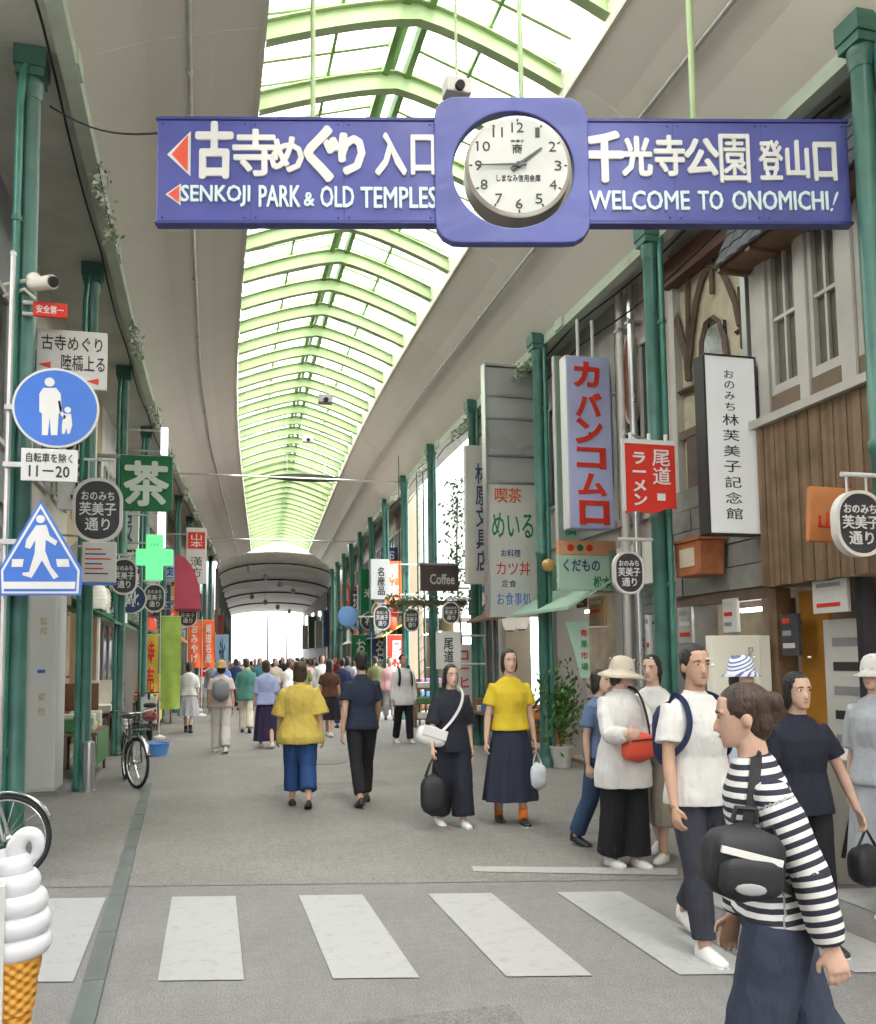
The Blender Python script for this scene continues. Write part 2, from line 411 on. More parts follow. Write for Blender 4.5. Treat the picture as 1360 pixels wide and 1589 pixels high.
for i in range(len(ribY) - 1):
    ya, yb = ribY[i], ribY[i + 1]
    for (xa, xb) in ((SX0 - .04, 1.3), (1.315, SXM - .03), (SXM + .03, 2.855), (2.87, SX1 + .04)):
        vs = []
        for z_ in (0, .012):
            for x, y in ((xa, ya + .008), (xb, ya + .008), (xb, yb - .008), (xa, yb - .008)): vs.append((x + bend(y), y, sky_z(x) + z_))
        MB().add(vs, [(3, 2, 1, 0), (4, 5, 6, 7), (0, 1, 5, 4), (1, 2, 6, 5), (2, 3, 7, 6), (3, 0, 4, 7)]).build('pane', M_pane, roof)
    for x in (SXM - .13, SXM + .13):
        mb = MB(); mb.bar((x + bend(ya), ya, 8.38), (x + bend(yb), yb, 8.38), .07, .16); mb.build('ridge_beam', M_rgreen, roof)
    for x in (1.307, 2.863):
        mb = MB(); mb.bar((x + bend(ya), ya, sky_z(x) - .035), (x + bend(yb), yb, sky_z(x) - .035), .035, .05); mb.build('purlin', M_rgreen, roof)
    mb = MB(); mb.bar((SXM + bend(ya), ya, 8.58), (SXM + bend(yb), yb, 8.58), .1, .04); mb.build('ridge_cap', M_rgreen, roof)
# conduits under the ceiling
for side, (xx, zz) in (('l', (-.18, 7.32)), ('r', (4.27, 7.13))):
    c = MB(); pts = [(xx + bend(y) + .008 * math.sin(y), y, zz) for y in np.arange(Y0, YE, 1.2)]
    c.tube(pts, .024, 8)
    for y in np.arange(Y0 + 1, YE, 2.4): c.tube([(xx + bend(y), y - .03, zz), (xx + bend(y), y + .03, zz)], .034, 8)
    c.build('conduit', M_galv, roof, smooth=True)
# cross tie rods
for y in (23.5, 36):
    MB().cyl((-1.11 + bend(y), y, 6.5), (5.02 + bend(y), y, 6.5), .025, 8).build('tie_rod', M_galv, roof)
M_bluegrey = mat('lamp_grey', (.25, .25, .27), .4, .1)
def ceiling_box(px, py, Y, sz, label, name, cat, m):
    p = PY(px, py, Y); t = thing(name, label, cat, p)
    bxp('housing', m, t, -sz, -sz * .7, -sz * .6, sz, sz * .7, sz * .6, bevel=.01)
    z1 = sky_z(p.x - bend(Y)) - .03 - p.z
    MB().cyl((0, 0, sz * .6), (0, 0, z1), .012, 8).build('drop_rod', M_lgreen, t)
    MB().cyl((0, -sz * .7, -sz * .2), (0, -sz * 1.1, -sz * .3), sz * .35, 12).build('lens', M_dark, t)
ceiling_box(505, 620, 17.5, .14, 'small grey camera box hanging under the skylight ribs', 'ceiling_camera', 'camera', M_bluegrey)
ceiling_box(709, 139, 6.7, .11, 'grey junction box just above the clock housing', 'junction_box', 'box', mat('junction_grey', (.5, .47, .45), .5))
ceiling_box(478, 682, 22.0, .13, 'white lamp hanging further down the skylight', 'hanging_lamp', 'lamp', mat('lamp_white', (.75, .75, .73), .4))
# dark lens-shaped ornament hanging across the skylight
p = PY(475, 741, 28.0); orn = thing('hanging_ornament', 'dark boat-shaped ornament hanging across the arcade skylight', 'ornament', p)
prof = []; 
for i in range(25):
    t = -1 + 2 * i / 24; prof.append((1.16 * t, .10 * (1 - t * t) - .02))
mb = MB(); mb.prism(prof + [(x, -.07 * (1 - (x / 1.16) ** 2) - .03) for x, z in reversed(prof)], -.22, .22); mb.build('hull', mat('ornament_dark', (.06, .05, .05), .6), orn, bevel=.02)
for x in (-.6, .6):
    MB().cyl((x, 0, .04), (x, 0, sky_z(p.x + x - bend(28)) - p.z - .05), .01, 6).build('wire', M_galv, orn)

# ================================================================ arcade pillars
M_teal = mat('teal_green_paint', (.05, .150, .12), .38, .22, 4, .05, 30, dirt=.22, coat=.15)
M_teal2 = mat('teal_green_pipe', (.045, .19, .145), .35, .18, 5, dirt=.15, coat=.15)
def pillar_meshes(T):
    K = T / 6.93
    a = MB(); a.lathe([(.095, .16), (.095, .5), (.088, .52), (.086, 3.3), (.1, 3.32), (.1, 3.40), (.086, 3.42), (.082, 6.55), (.105, 6.6), (.105, 6.68)], 14)
    b = MB(); b.lathe([(.135, 0), (.135, .1), (.115, .13), (.115, .19)], 14)
    c = MB(); c.box(-.115, -.115, 6.682, .115, .115, 6.76); c.box(-.13, -.13, 6.762, .13, .13, 6.93)
    c.lathe([(.088, 6.50), (.10, 6.56), (.105, 6.68)], 14)
    d = MB(); d.tube([(0, -.135, .05), (0, -.135, 6.4), (.02, -.12, 6.7), (.05, 0, 7.0)], (.034), 10)
    e = MB(); e.tube([(0, -.135, 0), (0, -.135, .05)], .044, 10); e.box(-.02, -.1, 0, .02, -.07, .05)
    for q in (a, c, d): q.v = [(x, y, z * K if z > .6 else z) for x, y, z in q.v]
    return (a.mesh('shaft', M_teal, 40), b.mesh('base', M_teal, 40), c.mesh('bracket', M_teal, 40), d.mesh('downpipe', M_teal2, 40), e.mesh('pipe_clip', M_teal))
PMS = {'left': pillar_meshes(6.99), 'right': pillar_meshes(6.60)}
ORD = ['first', 'second', 'third', 'fourth', 'fifth', 'sixth', 'seventh', 'eighth', 'ninth', 'tenth', 'eleventh', 'twelfth', 'thirteenth', 'fourteenth']
PILL = {}
for side, xs, ylist in (('left', -1.5, [8.0 + 4.3 * k for k in range(10)]), ('right', 4.95, [5.45, 8.85, 12.42] + [16.0 + 3.6 * k for k in range(10)])):
    for k, y in enumerate(ylist):
        t = thing('arcade_pillar', f'teal green steel arcade pillar with downpipe, {ORD[k]} along the {side} side', 'pillar', (xs + bend(y), y, 0), group=f'arcade pillars along the {side} side')
        for n_, me in zip(('shaft', 'base', 'bracket', 'downpipe', 'pipe_clip'), PMS[side]):
            for z in ((.9, 2.4, 3.9, 5.4) if n_ == 'pipe_clip' else (0,)): piece(n_, me, t, (0, 0, z), R(30 if side == 'right' else -30) if 'pipe' in n_ else 0)
        PILL[side, k] = t
# ================================================================ overhead gate sign with clock
M_blue = mat('sign_blue', (.08, .09, .32), .42, .14, 2.5, .04, 15, dirt=.16, coat=.12)
M_ltr = mat('letter_white', (.68, .67, .65), .5, .05)
M_ltr2 = mat('letter_pale', (.62, .74, .74), .5, .06)
M_redsign = mat('arrow_red', (.72, .10, .06), .45, .08)
M_black = mat('black_print', (.03, .03, .032), .5, .1)
M_clockface = mat('clock_face', (.50, .50, .485), .35, .04, coat=.3)
M_brass = mat('clock_rim', (.3, .27, .24), .35, .15, metal=.5)
M_edge = mat('sign_edge', (.05, .055, .22), .4, .1)
_l, _r = PD(247, 268, 6.6), PD(1313, 277, 6.76)
_c = (_l + _r) / 2; SGW = (_r - _l).length; SGS = SGW / 1066.0
SG = thing('overhead_sign', 'long blue overhead sign board with white lettering and a clock in its middle', 'sign', _c, math.atan2(_r.y - _l.y, _r.x - _l.x))
def sp(px, py): return ((px - 780) * SGS, -(py - 272.5) * SGS)
def sbox(name, m, x0, y0, x1, y1, d0, d1, bevel=.0):
    a, b = sp(x0, y1), sp(x1, y0); return bxp(name, m, SG, a[0], d0, a[1], b[0], d1, b[1], bevel=bevel)
sbox('board', M_blue, 247, 192, 670, 352, -.06, .02, .008)
sbox('board', M_blue, 902, 192, 1313, 352, -.06, .02, .008)
sbox('edge_strip', M_edge, 245, 187, 670, 191.6, -.068, .03)
sbox('edge_strip', M_edge, 902, 187, 1315, 191.6, -.068, .03)
sbox('edge_strip', M_edge, 245, 352.4, 670, 356, -.068, .03)
sbox('edge_strip', M_edge, 902, 352.4, 1315, 356, -.068, .03)
for px_ in (388, 530, 1038, 1176): sbox('panel_seam', M_edge, px_, 193, px_ + 1.2, 351, -.0608, -.0602)
for px_ in (256, 380, 396, 522, 538, 662, 1030, 1046, 1168, 1184, 1304):
    for py_ in (198, 346):
        x_, z_ = sp(px_, py_); MB().ell((x_, -.061, z_), (.011, .006, .011), 8, 4).build('bolt', M_edge, SG)
hc = sp(787, 272); a = sp(668, 389); b = sp(905, 156)
NS = 64; hole = circ(hc[0] + .01, hc[1], 93 * SGS, NS); outl = []
hx, hz, rr_ = (b[0] - a[0]) / 2, (b[1] - a[1]) / 2, .17
for k in range(NS):
    an = 2 * math.pi * k / NS; cx_, sz_ = math.cos(an), math.sin(an)
    lo_, hi_ = 0., 3.
    for _ in range(30):
        m_ = (lo_ + hi_) / 2; x, z = abs(cx_) * m_, abs(sz_) * m_
        qx, qz = max(x - hx + rr_, 0), max(z - hz + rr_, 0)
        inside = x <= hx and z <= hz and math.hypot(qx, qz) <= rr_
        if inside: lo_ = m_
        else: hi_ = m_
    outl.append((hc[0] + cx_ * lo_, hc[1] + sz_ * lo_))
MB().ringplate(outl, hole, -.09, .0).build('clock_housing', M_blue, SG, bevel=.01)
ck = MB(); cc = sp(796, 269); CR = 78 * SGS
ck.tube([(cc[0], -.11, cc[1]), (cc[0], -.10, cc[1]), (cc[0], .10, cc[1]), (cc[0], .11, cc[1])], [CR - .01, CR + .018, CR + .018, CR], 48)
clk = ck.build('clock', M_brass, SG, smooth=40)
MB().tube([(cc[0], -.114, cc[1]), (cc[0], -.104, cc[1])], CR - .012, 48).build('dial', M_clockface, clk)
for h in range(1, 13):
    an = R(90 - 30 * h); rr = CR * .78
    text(str(h), clk, M_black, CR * {1: .085, 11: .2, 10: .26, 12: .24}.get(h, .14), CR * .2, (cc[0] + rr * math.cos(an), -.115, cc[1] + rr * math.sin(an)), .003, name='numeral')
for k in range(60):
    if k % 5 == 0:
        an = R(6 * k); MB().bar((cc[0] + CR * .9 * math.cos(an), -.115, cc[1] + CR * .9 * math.sin(an)), (cc[0] + CR * .96 * math.cos(an), -.115, cc[1] + CR * .96 * math.sin(an)), .012, .003, (0, 1, 0)).build('minute_mark', M_black, clk)
M_hand = mat('clock_hand', (.06, .06, .065), .4)
for nm, deg, ln, w, yy in (('hour_hand', 53, .58, .030, -.125), ('minute_hand', 269, .80, .022, -.133)):
    an = R(90 - deg); dx, dz = math.cos(an) * CR, math.sin(an) * CR
    MB().tube([(cc[0] - dx * .16, yy, cc[1] - dz * .16), (cc[0], yy, cc[1]), (cc[0] + dx * ln, yy, cc[1] + dz * ln)], [w * .7, w * .55, w * .25], 6, flat=.2, up=(0, 1, 0)).build(nm, M_hand, clk)
MB().tube([(cc[0], -.14, cc[1]), (cc[0], -.11, cc[1])], .022, 12).build('hub', M_hand, clk)
text('商', clk, M_black, CR * .2, CR * .2, (cc[0] - .005, -.115, cc[1] + CR * .34), .003, .01)
text('本通り', clk, M_black, CR * .25, CR * .05, (cc[0] - .005, -.115, cc[1] + CR * .5), .003)
text('しまなみ信用金庫', clk, M_black, CR * .86, CR * .15, (cc[0], -.115, cc[1] - CR * .26), .003, .012)
MB().cyl((cc[0], 0, cc[1] + CR), (cc[0], 0, hc[1] + 92 * SGS + .02), .03, 10).build('clock_stem', M_brass, SG)
def sgt(ch, x0, y0, x1, y1, m=M_ltr, wt=.03, d=.012, **k):
    (xa, za), (xb, zb) = sp(x0, y1), sp(x1, y0)
    return text(ch, SG, m, xb - xa, zb - za, ((xa + xb) / 2, -.0605, (za + zb) / 2), d, wt, **k)
for ch, x0, y0, x1, y1, wt in (('古', 306, 196, 362, 286, .05), ('寺', 361, 207, 432, 283, .038), ('め', 418, 219, 470, 277, .045), ('ぐ', 470, 202, 524, 291, .055), ('り', 523, 214, 562, 279, .055),
                               ('入', 578, 212, 626, 281, .022), ('口', 632, 215, 671, 280, .022),
                               ('千', 902, 209, 960, 290, .055), ('光', 957, 216, 1005, 281, .04), ('寺', 1007, 214, 1056, 281, .04), ('公', 1054, 219, 1109, 280, .045), ('園', 1108, 211, 1158, 292, .006),
                               ('登', 1170, 221, 1209, 287, .012), ('山', 1212, 221, 1250, 284, .02), ('口', 1256, 224, 1293, 288, .02)):
    bd = {'園': .005, '登': .007, '入': .012, '山': .008, '口': .009, '古': .016, '寺': .009, 'ぐ': .018, 'り': .018, '千': .018, 'め': .010}.get(ch, .011); sgt(ch, x0 + 2, y0 + 2, x1 - 2, y1 - 2, wt=0.0, bold=bd)
for ch, x0, x1, y0, y1 in (('SENKOJI', 285, 388, 297, 330), ('PARK', 402, 464, 297, 330), ('&', 470, 485, 308, 329), ('OLD', 495, 545, 298, 331), ('TEMPLES', 556, 671, 299, 332)):
    sgt(ch, x0, y0, x1, y1, M_ltr2, .0, .008, bold=.0035)
for ch, x0, x1 in (('WELCOME', 905, 1060), ('TO', 1074, 1112), ('ONOMICHI', 1127, 1276)):
    sgt(ch, x0, 304, x1, 334, M_ltr2, .0, .008, bold=.0035)
sgt('!', 1279, 304, 1293, 336, M_ltr2, .0, .008, shear=.5)
for (tx, ty), (bx, y0, y1) in (((263, 248), (298, 211, 282)), ((261, 311), (284, 294, 328))):
    def tri(g): return [sp(tx - 1.8 * g, ty), sp(bx + g, y1 + 1.6 * g), sp(bx + g, y0 - 1.6 * g)]
    MB().prism(tri(0), -.068, -.0605).build('arrow_border', M_ltr, SG)
    MB().prism(tri(-4 if bx == 298 else -2.6), -.074, -.0685).build('arrow', M_redsign, SG)
for px, top in ((482, 7.75), (806, 7.85), (1076, 6.95)):
    x, z = sp(px, 187 if px != 806 else 156)
    MB().cyl((x, 0, z - .02), (x, 0, top - _c.z), .026 if px == 1076 else .02, 10).build('hanger_rod', M_lgreen, SG)
    bxp('hanger_foot', M_lgreen, SG, x - .05, -.04, z, x + .05, .04, z + .025)
q0 = SG.matrix_world if False else Matrix.Translation(_c) @ Matrix.Rotation(SG.rotation_euler.z, 4, 'Z')
pw = PX(78, 165, -1.36); pl = q0.inverted() @ pw; e = Vector((sp(247, 206)[0], 0, sp(247, 206)[1]))
pts = [pl.lerp(e, t) - Vector((0, 0, .10 * math.sin(math.pi * t))) for t in [i / 10 for i in range(11)]]
MB().tube(pts, .008, 6).build('stay_wire', M_dark, SG)
# ================================================================ street signs on pillars and shop fronts
M_lav = mat('sign_lavender', hexc('#a9aed2'), .4, .05, 2, dirt=.08)
M_offw = mat('off_white_sheet', (.56, .545, .51), .5, .06, 2, dirt=.15)
M_whiteS = mat('white_sheet', (.62, .62, .60), .45, .04, dirt=.05)
M_signred = mat('sign_red', hexc('#cf2f1e'), .5, .08)
M_redltr = mat('letter_red', hexc('#c8321e'), .5, .12, 9)
M_green = mat('sign_green', hexc('#126b3e'), .5, .12, 5)
M_gltr = mat('letter_pale_green', (.63, .70, .60), .6, .05)
M_greenltr = mat('letter_green', hexc('#1f7a4f'), .6, .12)
M_navy = mat('letter_navy', hexc('#3b4a73'), .6, .1)
M_orangeltr = mat('letter_orange', hexc('#d0601f'), .6, .1)
M_ovalblk = mat('oval_black', (.045, .045, .05), .5, .2, 9)
M_ovalrim = mat('oval_rim', (.66, .63, .58), .5, .08, dirt=.1)
M_pgreen = mat('pale_green_board', hexc('#8fa292'), .55, .08, dirt=.15)
M_mint = mat('mint_board', hexc('#a9c7b2'), .5, .06, dirt=.1)
M_sblue = mat('traffic_blue', hexc('#3e6fc4'), .35, .06, 3, coat=.2)
M_steel = mat('brushed_steel', (.55, .55, .55), .3, .08, metal=.85)
M_wood = mat('brown_wood', (.16, .095, .055), .55, .25, 6, .1, 50)
M_orange = mat('orange_cloth', hexc('#e0632c'), .7, .1)
def rect_px(x0, y0, x1, y1, Y):
    a, b = PY(x0, (y0 + y1) / 2, Y), PY(x1, (y0 + y1) / 2, Y); t, u = PY((x0 + x1) / 2, y0, Y), PY((x0 + x1) / 2, y1, Y)
    return (a + b) / 2, (b - a).x, t.z - u.z
def slab_sign(name, label, cat, box, Y, d, m, side=None, bevel=.01, group=None, arm=None, rz=0.0):
    c, w, h = rect_px(*box, Y); t = thing(name, label, cat, c, rz, group)
    bxp('board', m, t, -w / 2, -d / 2, -h / 2, w / 2, d / 2, h / 2, bevel=bevel)
    if side:
        bxp('side_panel', side, t, -w / 2 - .006, -d / 2 + .004, -h / 2 + .005, -w / 2 - .0005, d / 2 - .004, h / 2 - .005)
    if arm is not None:            # brackets to the wall or pillar at world x = arm
        for zz in (h * .38, -h * .38):
            x0, x1 = sorted((arm - c.x, math.copysign(w / 2, arm - c.x)))
            MB().cyl((x0, 0, zz), (x1, 0, zz), .02, 8).build('bracket', M_galv, t)
    return t, w, h
# ---- oval street-name signs
_osh = {}
def oval(box, Y, label, barx=None, bary=None, pill=None):
    c, w, h = rect_px(*box, Y); t = thing('oval_street_sign', label, 'sign', c, 0, 'oval street name signs on the pillars')
    w *= .97
    o = rrect(-w / 2, -h / 2, w / 2, h / 2, w * .46, 8); i = rrect(-w * .44, -h * .45, w * .44, h * .45, w * .41, 8)
    MB().ringplate(o, i, -.035, .035).build('rim', M_ovalrim, t)
    MB().prism(i, -.022, .022).build('plate', M_ovalblk, t)
    for s_, z, ww, hh in (('おのみち', .22, .66, .14), ('芙美子', .02, .74, .21), ('通り', -.22, .5, .2)):
        text(s_, t, M_ltr, w * ww, h * hh, (0, -.0225, h * z), .006, .014)
    if pill is not None:
        px_, pz = pill - c.x, (PY(box[0], bary, Y).z - c.z) if bary else h / 2 + .06
        MB().cyl((min(px_, -w * .3), 0, pz), (max(px_, w * .3), 0, pz), .018, 8).build('bracket', M_whiteS, t)
        for x in (-w * .2, w * .2): MB().cyl((x, 0, h * .46), (x, 0, pz), .01, 6).build('hanger', M_galv, t)
    return t
oval((1293, 762, 1371, 864), 5.4, 'black oval street sign with white rim before the brown plank wall', bary=735, pill=4.95)
oval((951, 856, 999, 922), 8.85, 'black oval street sign with white rim below the red noodle banner', bary=836, pill=4.95)
oval((686, 934, 713, 968), 16.0, 'dark oval street sign on the pillar beside the gap of sky', pill=4.95)
oval((627, 944, 651, 980), 19.6, 'small oval street sign hanging against the bright gap of sky', pill=4.95 + bend(19.6))
oval((580, 940, 606, 978), 23.2, 'small dim oval street sign on a far pillar past the gap', pill=4.95 + bend(23.2))
oval((112, 742, 192, 842), 12.1, 'large black oval street sign beside the green tea sign', bary=712, pill=-1.5)
oval((172, 866, 214, 923), 16.4, 'black oval street sign half behind the paper notice', pill=-1.5)
oval((223, 906, 257, 950), 20.7, 'black oval street sign just below the green cross', pill=-1.5 + bend(20.7))
oval((276, 938, 307, 973), 25.0, 'pale small oval street sign above the lime banner', pill=-1.5 + bend(25))
oval((257, 930, 279, 960), 29.2, 'tiny oval street sign deep in the left row', pill=-1.5 + bend(29.2))

# ---- blue road signs on the near left pillar
SY = 7.62
c, w, h = rect_px(22, 570, 152, 697, SY); rs = thing('round_road_sign', 'round blue road sign with white adult and child figures', 'road sign', c)
rd = h / 2 * .97
MB().prism(circ(0, 0, rd, 48), -.012, .012).build('border', M_whiteS, rs)
MB().prism(circ(0, 0, rd * .945, 48), -.016, -.0125).build('disc', M_sblue, rs)
def figure(pts_list, nm, parent, y=-.0165):
    for P_ in pts_list: MB().prism(P_, y - .003, y).build(nm, M_ltr, parent)
def q(px, py): p_ = PY(px, py, SY) - c; return (p_.x, p_.z)
def poly(L): return [q(x, y) for x, y in L]
def dot(px, py, r_): x, z = q(px, py); return circ(x, z, r_, 16)
figure([dot(78, 594, .038), poly([(68, 603), (88, 603), (95, 612), (97, 640), (92, 642), (90, 676), (80, 676), (78, 648), (75, 676), (66, 676), (66, 642), (62, 640), (62, 612)]),
        dot(106, 637, .025), poly([(100, 643), (111, 643), (113, 660), (109, 674), (105, 674), (104, 664), (101, 674), (97, 674), (97, 660)]), poly([(94, 622), (98, 640), (103, 648), (100, 652), (94, 642), (91, 624)])], 'white_figure', rs)
MB().box(-.38, .02, -.02, -.2, .05, .02).build('clamp', M_galv, rs)
c, w, h = rect_px(33, 697, 121, 747, SY); pt = thing('supplementary_plate', 'white rectangular plate with times under the round blue sign', 'sign', c)
bxp('plate', M_whiteS, pt, -w / 2, -.01, -h / 2, w / 2, .01, h / 2, bevel=.004)
text('自転車を除く', pt, M_black, w * .82, h * .3, (0, -.0105, h * .22), .003, .012)
text('11－20', pt, M_black, w * .72, h * .36, (0, -.0105, -h * .2), .003, .015)
c, w, h = rect_px(-3, 775, 129, 925, SY); tr = thing('crossing_sign', 'house-shaped blue pedestrian crossing sign with a white walking figure', 'road sign', c)
def pent(g):
    return [q(64, 775 + 2.4 * g), q(128 - 1.2 * g, 884 + .4 * g), q(126 - 1.2 * g, 924 - g), q(0 + 1.2 * g, 924 - g), q(-1 + 1.2 * g, 884 + .4 * g)]
MB().prism(pent(0)[::-1], -.012, .012).build('border', M_sblue, tr)
MB().prism(pent(3)[::-1], -.015, -.0125).build('white_line', M_ltr, tr)
MB().prism(pent(6)[::-1], -.018, -.0155).build('panel', M_sblue, tr)
figure([dot(64, 806, .033), poly([(57, 816), (73, 815), (78, 832), (90, 840), (87, 847), (72, 838), (71, 855), (80, 880), (92, 895), (84, 899), (66, 870), (50, 897), (36, 893), (36, 889), (46, 888), (55, 858), (56, 838), (48, 852), (40, 850), (42, 838)]),
        poly([(20, 868), (38, 868), (36, 880), (19, 880)]), poly([(88, 868), (107, 868), (109, 880), (90, 880)]), poly([(6, 903), (118, 903), (117, 914), (6, 914)])], 'white_figure', tr, -.0185)
# the thin sign pole in front of the pillar
pp = thing('sign_pole', 'slim pale steel pole carrying the blue road signs', 'pole', (PX(22, 900, -1.68).x + .13, SY + .10, 0))
MB().tube([(0, 0, 0), (0, 0, 5.02)], .022, 10).build('pole', M_galv, pp, smooth=40)
MB().lathe([(.026, 5.02), (.026, 5.05), (.01, 5.07)], 10).build('cap', M_galv, pp)
for z in (3.72, 3.25, 2.62): bxp('sign_arm', M_galv, pp, -.02, -.075, z - .02, .34, -.032, z + .02)
# camera, small red plate, beige direction sign on the same pillar
c = PY(56, 441, 7.8); cv = thing('security_camera', 'cream security camera on a bracket at the near left pillar', 'camera', c)
M_cam = mat('camera_cream', (.62, .59, .5), .4, .06)
MB().tube([(-.03, .02, 0), (.10, -.12, -.03), (.16, -.18, -.04)], [.055, .058, .06], 14).build('body', M_cam, cv, smooth=40)
MB().tube([(.158, -.178, -.04), (.175, -.198, -.045)], [.045, .042], 14).build('lens', M_dark, cv)
MB().ell((-.02, .03, .04), (.07, .07, .07)).build('joint', M_cam, cv, smooth=True)
MB().tube([(-.28, .2, .05), (-.1, .1, .06), (-.02, .03, .05)], .02, 8).build('arm', M_cam, cv)
MB().tube([(-.28, .18, -.06), (-.1, .08, -.02), (0, .03, -.12)], .014, 8).build('stay', M_cam, cv)
t, w, h = slab_sign('small_red_sign', 'tiny red plate with white letters below the security camera', 'sign', (52, 470, 105, 493), 7.9, .03, M_signred, arm=-1.5)
text('安全第一', t, M_ltr, w * .8, h * .55, (0, -.0155, 0), .003, .01)
t, w, h = slab_sign('direction_board', 'beige temple walk direction board above the round blue sign', 'sign', (57, 514, 167, 604), 8.2, .05, M_offw, arm=-1.5)
text('古寺めぐり', t, M_black, w * .86, h * .26, (0, -.0255, h * .27), .004, .008)
text('陸橋上る', t, M_black, w * .62, h * .27, (w * .16, -.0255, -h * .06), .004, .008)
for x, z in ((-.38, -.12), (.3, -.36)):
    MB().prism([(w * x - .05, h * z), (w * x + .05, h * z - .03), (w * x + .05, h * z + .03)], -.029, -.0255).build('red_arrow', M_signred, t)

# ---- left row hanging signs
t, w, h = slab_sign('tea_sign', 'square green hanging sign with one pale tea character', 'sign', (187, 708, 268, 793), 15.0, .10, M_green)
text('茶', t, M_gltr, w * .82, h * .78, (0, -.0505, -.01), .012, .0, bold=.022)
MB().cyl((-1.3, 0, h / 2 - .02), (w * .1, 0, h / 2 - .02), .035, 10).build('bracket', M_galv, t)
t, w, h = slab_sign('paper_notice', 'pale printed notice board with a blue foot under an oval sign', 'sign', (127, 841, 181, 904), 11.6, .04, M_offw, arm=-1.5)
for k in range(6): bxp('print_line', M_navy if k % 2 else M_redltr, t, -w * .4, -.0235, h * (.3 - .12 * k), w * RNG.uniform(.05, .4), -.0205, h * (.3 - .12 * k) + .018)
bxp('foot_strip', M_sblue, t, -w / 2, -.024, -h / 2 - .03, w / 2, .02, -h / 2 - .001)
c, w, h = rect_px(211, 830, 269, 900, 18.0); cr = thing('pharmacy_cross', 'glowing green pharmacy cross on the left row', 'sign', c)
a_ = h * .18; b_ = h / 2; bw = w / 2
M_cross = mat('cross_green', (.12, .6, .24), .4, .04, emit=.12)
MB().prism([(-a_, -b_), (a_, -b_), (a_, -a_), (bw, -a_), (bw, a_), (a_, a_), (a_, b_), (-a_, b_), (-a_, a_), (-bw, a_), (-bw, -a_), (-a_, -a_)], -.07, .07).build('cross_body', M_cross, cr, bevel=.012)
text('くすり', cr, M_greenltr, w * .22, h * .06, (0, -.0705, h * .27), .003)
MB().cyl((-1.1, 0, h * .02), (-bw, 0, h * .02), .025, 8).build('bracket', M_galv, cr)
t, w, h = slab_sign('white_strip_light', 'narrow upright white light box behind the pharmacy cross', 'light box', (245, 793, 257, 850), 18.6, .12, mat('strip_white', (.8, .8, .8), .4, .02, emit=.25), arm=-1.5)
t, w, h = slab_sign('tall_strip_light', 'slim white tube light above the tea sign', 'light box', (250, 664, 261, 706), 17.2, .1, MATS['strip_white'], arm=-1.5)
c, w, h = rect_px(272, 863, 313, 946, 24); aw = thing('red_awning', 'faded red rounded shop awning on the left row', 'awning', c)
mb = MB(); n_ = 10
mb.prism([(-w / 2, -h / 2), (w / 2, -h / 2)] + [(-w / 2 + w * math.cos(R(90) * k / n_), -h / 2 + h * math.sin(R(90) * k / n_)) for k in range(1, n_ + 1)], -.5, .9)
mb.build('canopy_cloth', mat('awning_red', hexc('#b2475a'), .7, .12, 3, dirt=.1), aw, smooth=30)
MB().cyl((-1.0, 0, -h / 2 + .02), (w / 2, 0, -h / 2 + .02), .02, 8).build('bracket', M_galv, aw)
t, w, h = slab_sign('upright_shop_board', 'cream upright shop board with a red top on the left row', 'sign', (289, 819, 321, 906), 26, .1, M_offw, arm=-1.5 + bend(26))
bxp('red_top', M_redltr, t, -w * .42, -.054, h * .12, w * .42, -.0505, h * .42)
text('山本', t, M_ltr, w * .6, h * .24, (0, -.0545, h * .27), .004, .0, vertical=True)
text('漢方', t, M_black, w * .6, h * .36, (0, -.0505, -h * .2), .004, .0, vertical=True)
def nobori(name, label, box, Y, m, textm, s_, group=None):      # tall cloth banner on a pole
    c, w, h = rect_px(*box, Y); base = (c.x, Y, 0); t = thing(name, label, 'banner', base, RNG.uniform(-.2, .2), group)
    z0, z1 = c.z - h / 2, c.z + h / 2
    MB().cyl((-w / 2 - .02, .015, 0), (-w / 2 - .02, .015, z1 + .1), .012, 8).build('pole', M_whiteS, t)
    MB().cyl((-w / 2 - .02, .015, z1), (w / 2, .015, z1), .008, 6).build('cross_rod', M_whiteS, t)
    MB().lathe([(.14, 0), (.14, .04), (.03, .09)], 12, (-w / 2 - .02, .015, 0)).build('base', M_whiteS, t)
    mb = MB(); nx, nz = 6, 10; vs = []
    for yy in (0, .006):
        for j in range(nz + 1):
            for i in range(nx + 1):
                vs.append((-w / 2 + w * i / nx, yy + .03 * math.sin(i * 1.2 + j * .55) * (1 - j / nz), z0 + (z1 - z0) * j / nz))
    fs = []; N_ = (nx + 1) * (nz + 1)
    for j in range(nz):
        for i in range(nx):
            a = j * (nx + 1) + i; fs += [(a, a + 1, a + nx + 2, a + nx + 1), (N_ + a + nx + 1, N_ + a + nx + 2, N_ + a + 1, N_ + a)]
    mb.add(vs, fs); mb.build('cloth', m, t, smooth=True)
    if s_: text(s_, t, textm, w * .55, (z1 - z0) * .8, (0, -.035, (z0 + z1) / 2), .004, .02, vertical=True)
    return t
M_lime = mat('lime_cloth', hexc('#98b04e'), .7, .22, 3)
nobori('lime_banner', 'tall lime green cloth banner by the left shops', (250, 956, 281, 1100), 19.8, M_lime, M_orangeltr, None)
nobori('orange_banner', 'orange cloth banner with pale writing, nearer of two on the left', (292, 962, 312, 1036), 26.5, M_orange, M_offw, 'おみやげ')
nobori('orange_banner', 'orange cloth banner with pale writing, farther of two on the left', (315, 962, 333, 1036), 27.2, M_orange, M_offw, '尾道名産')

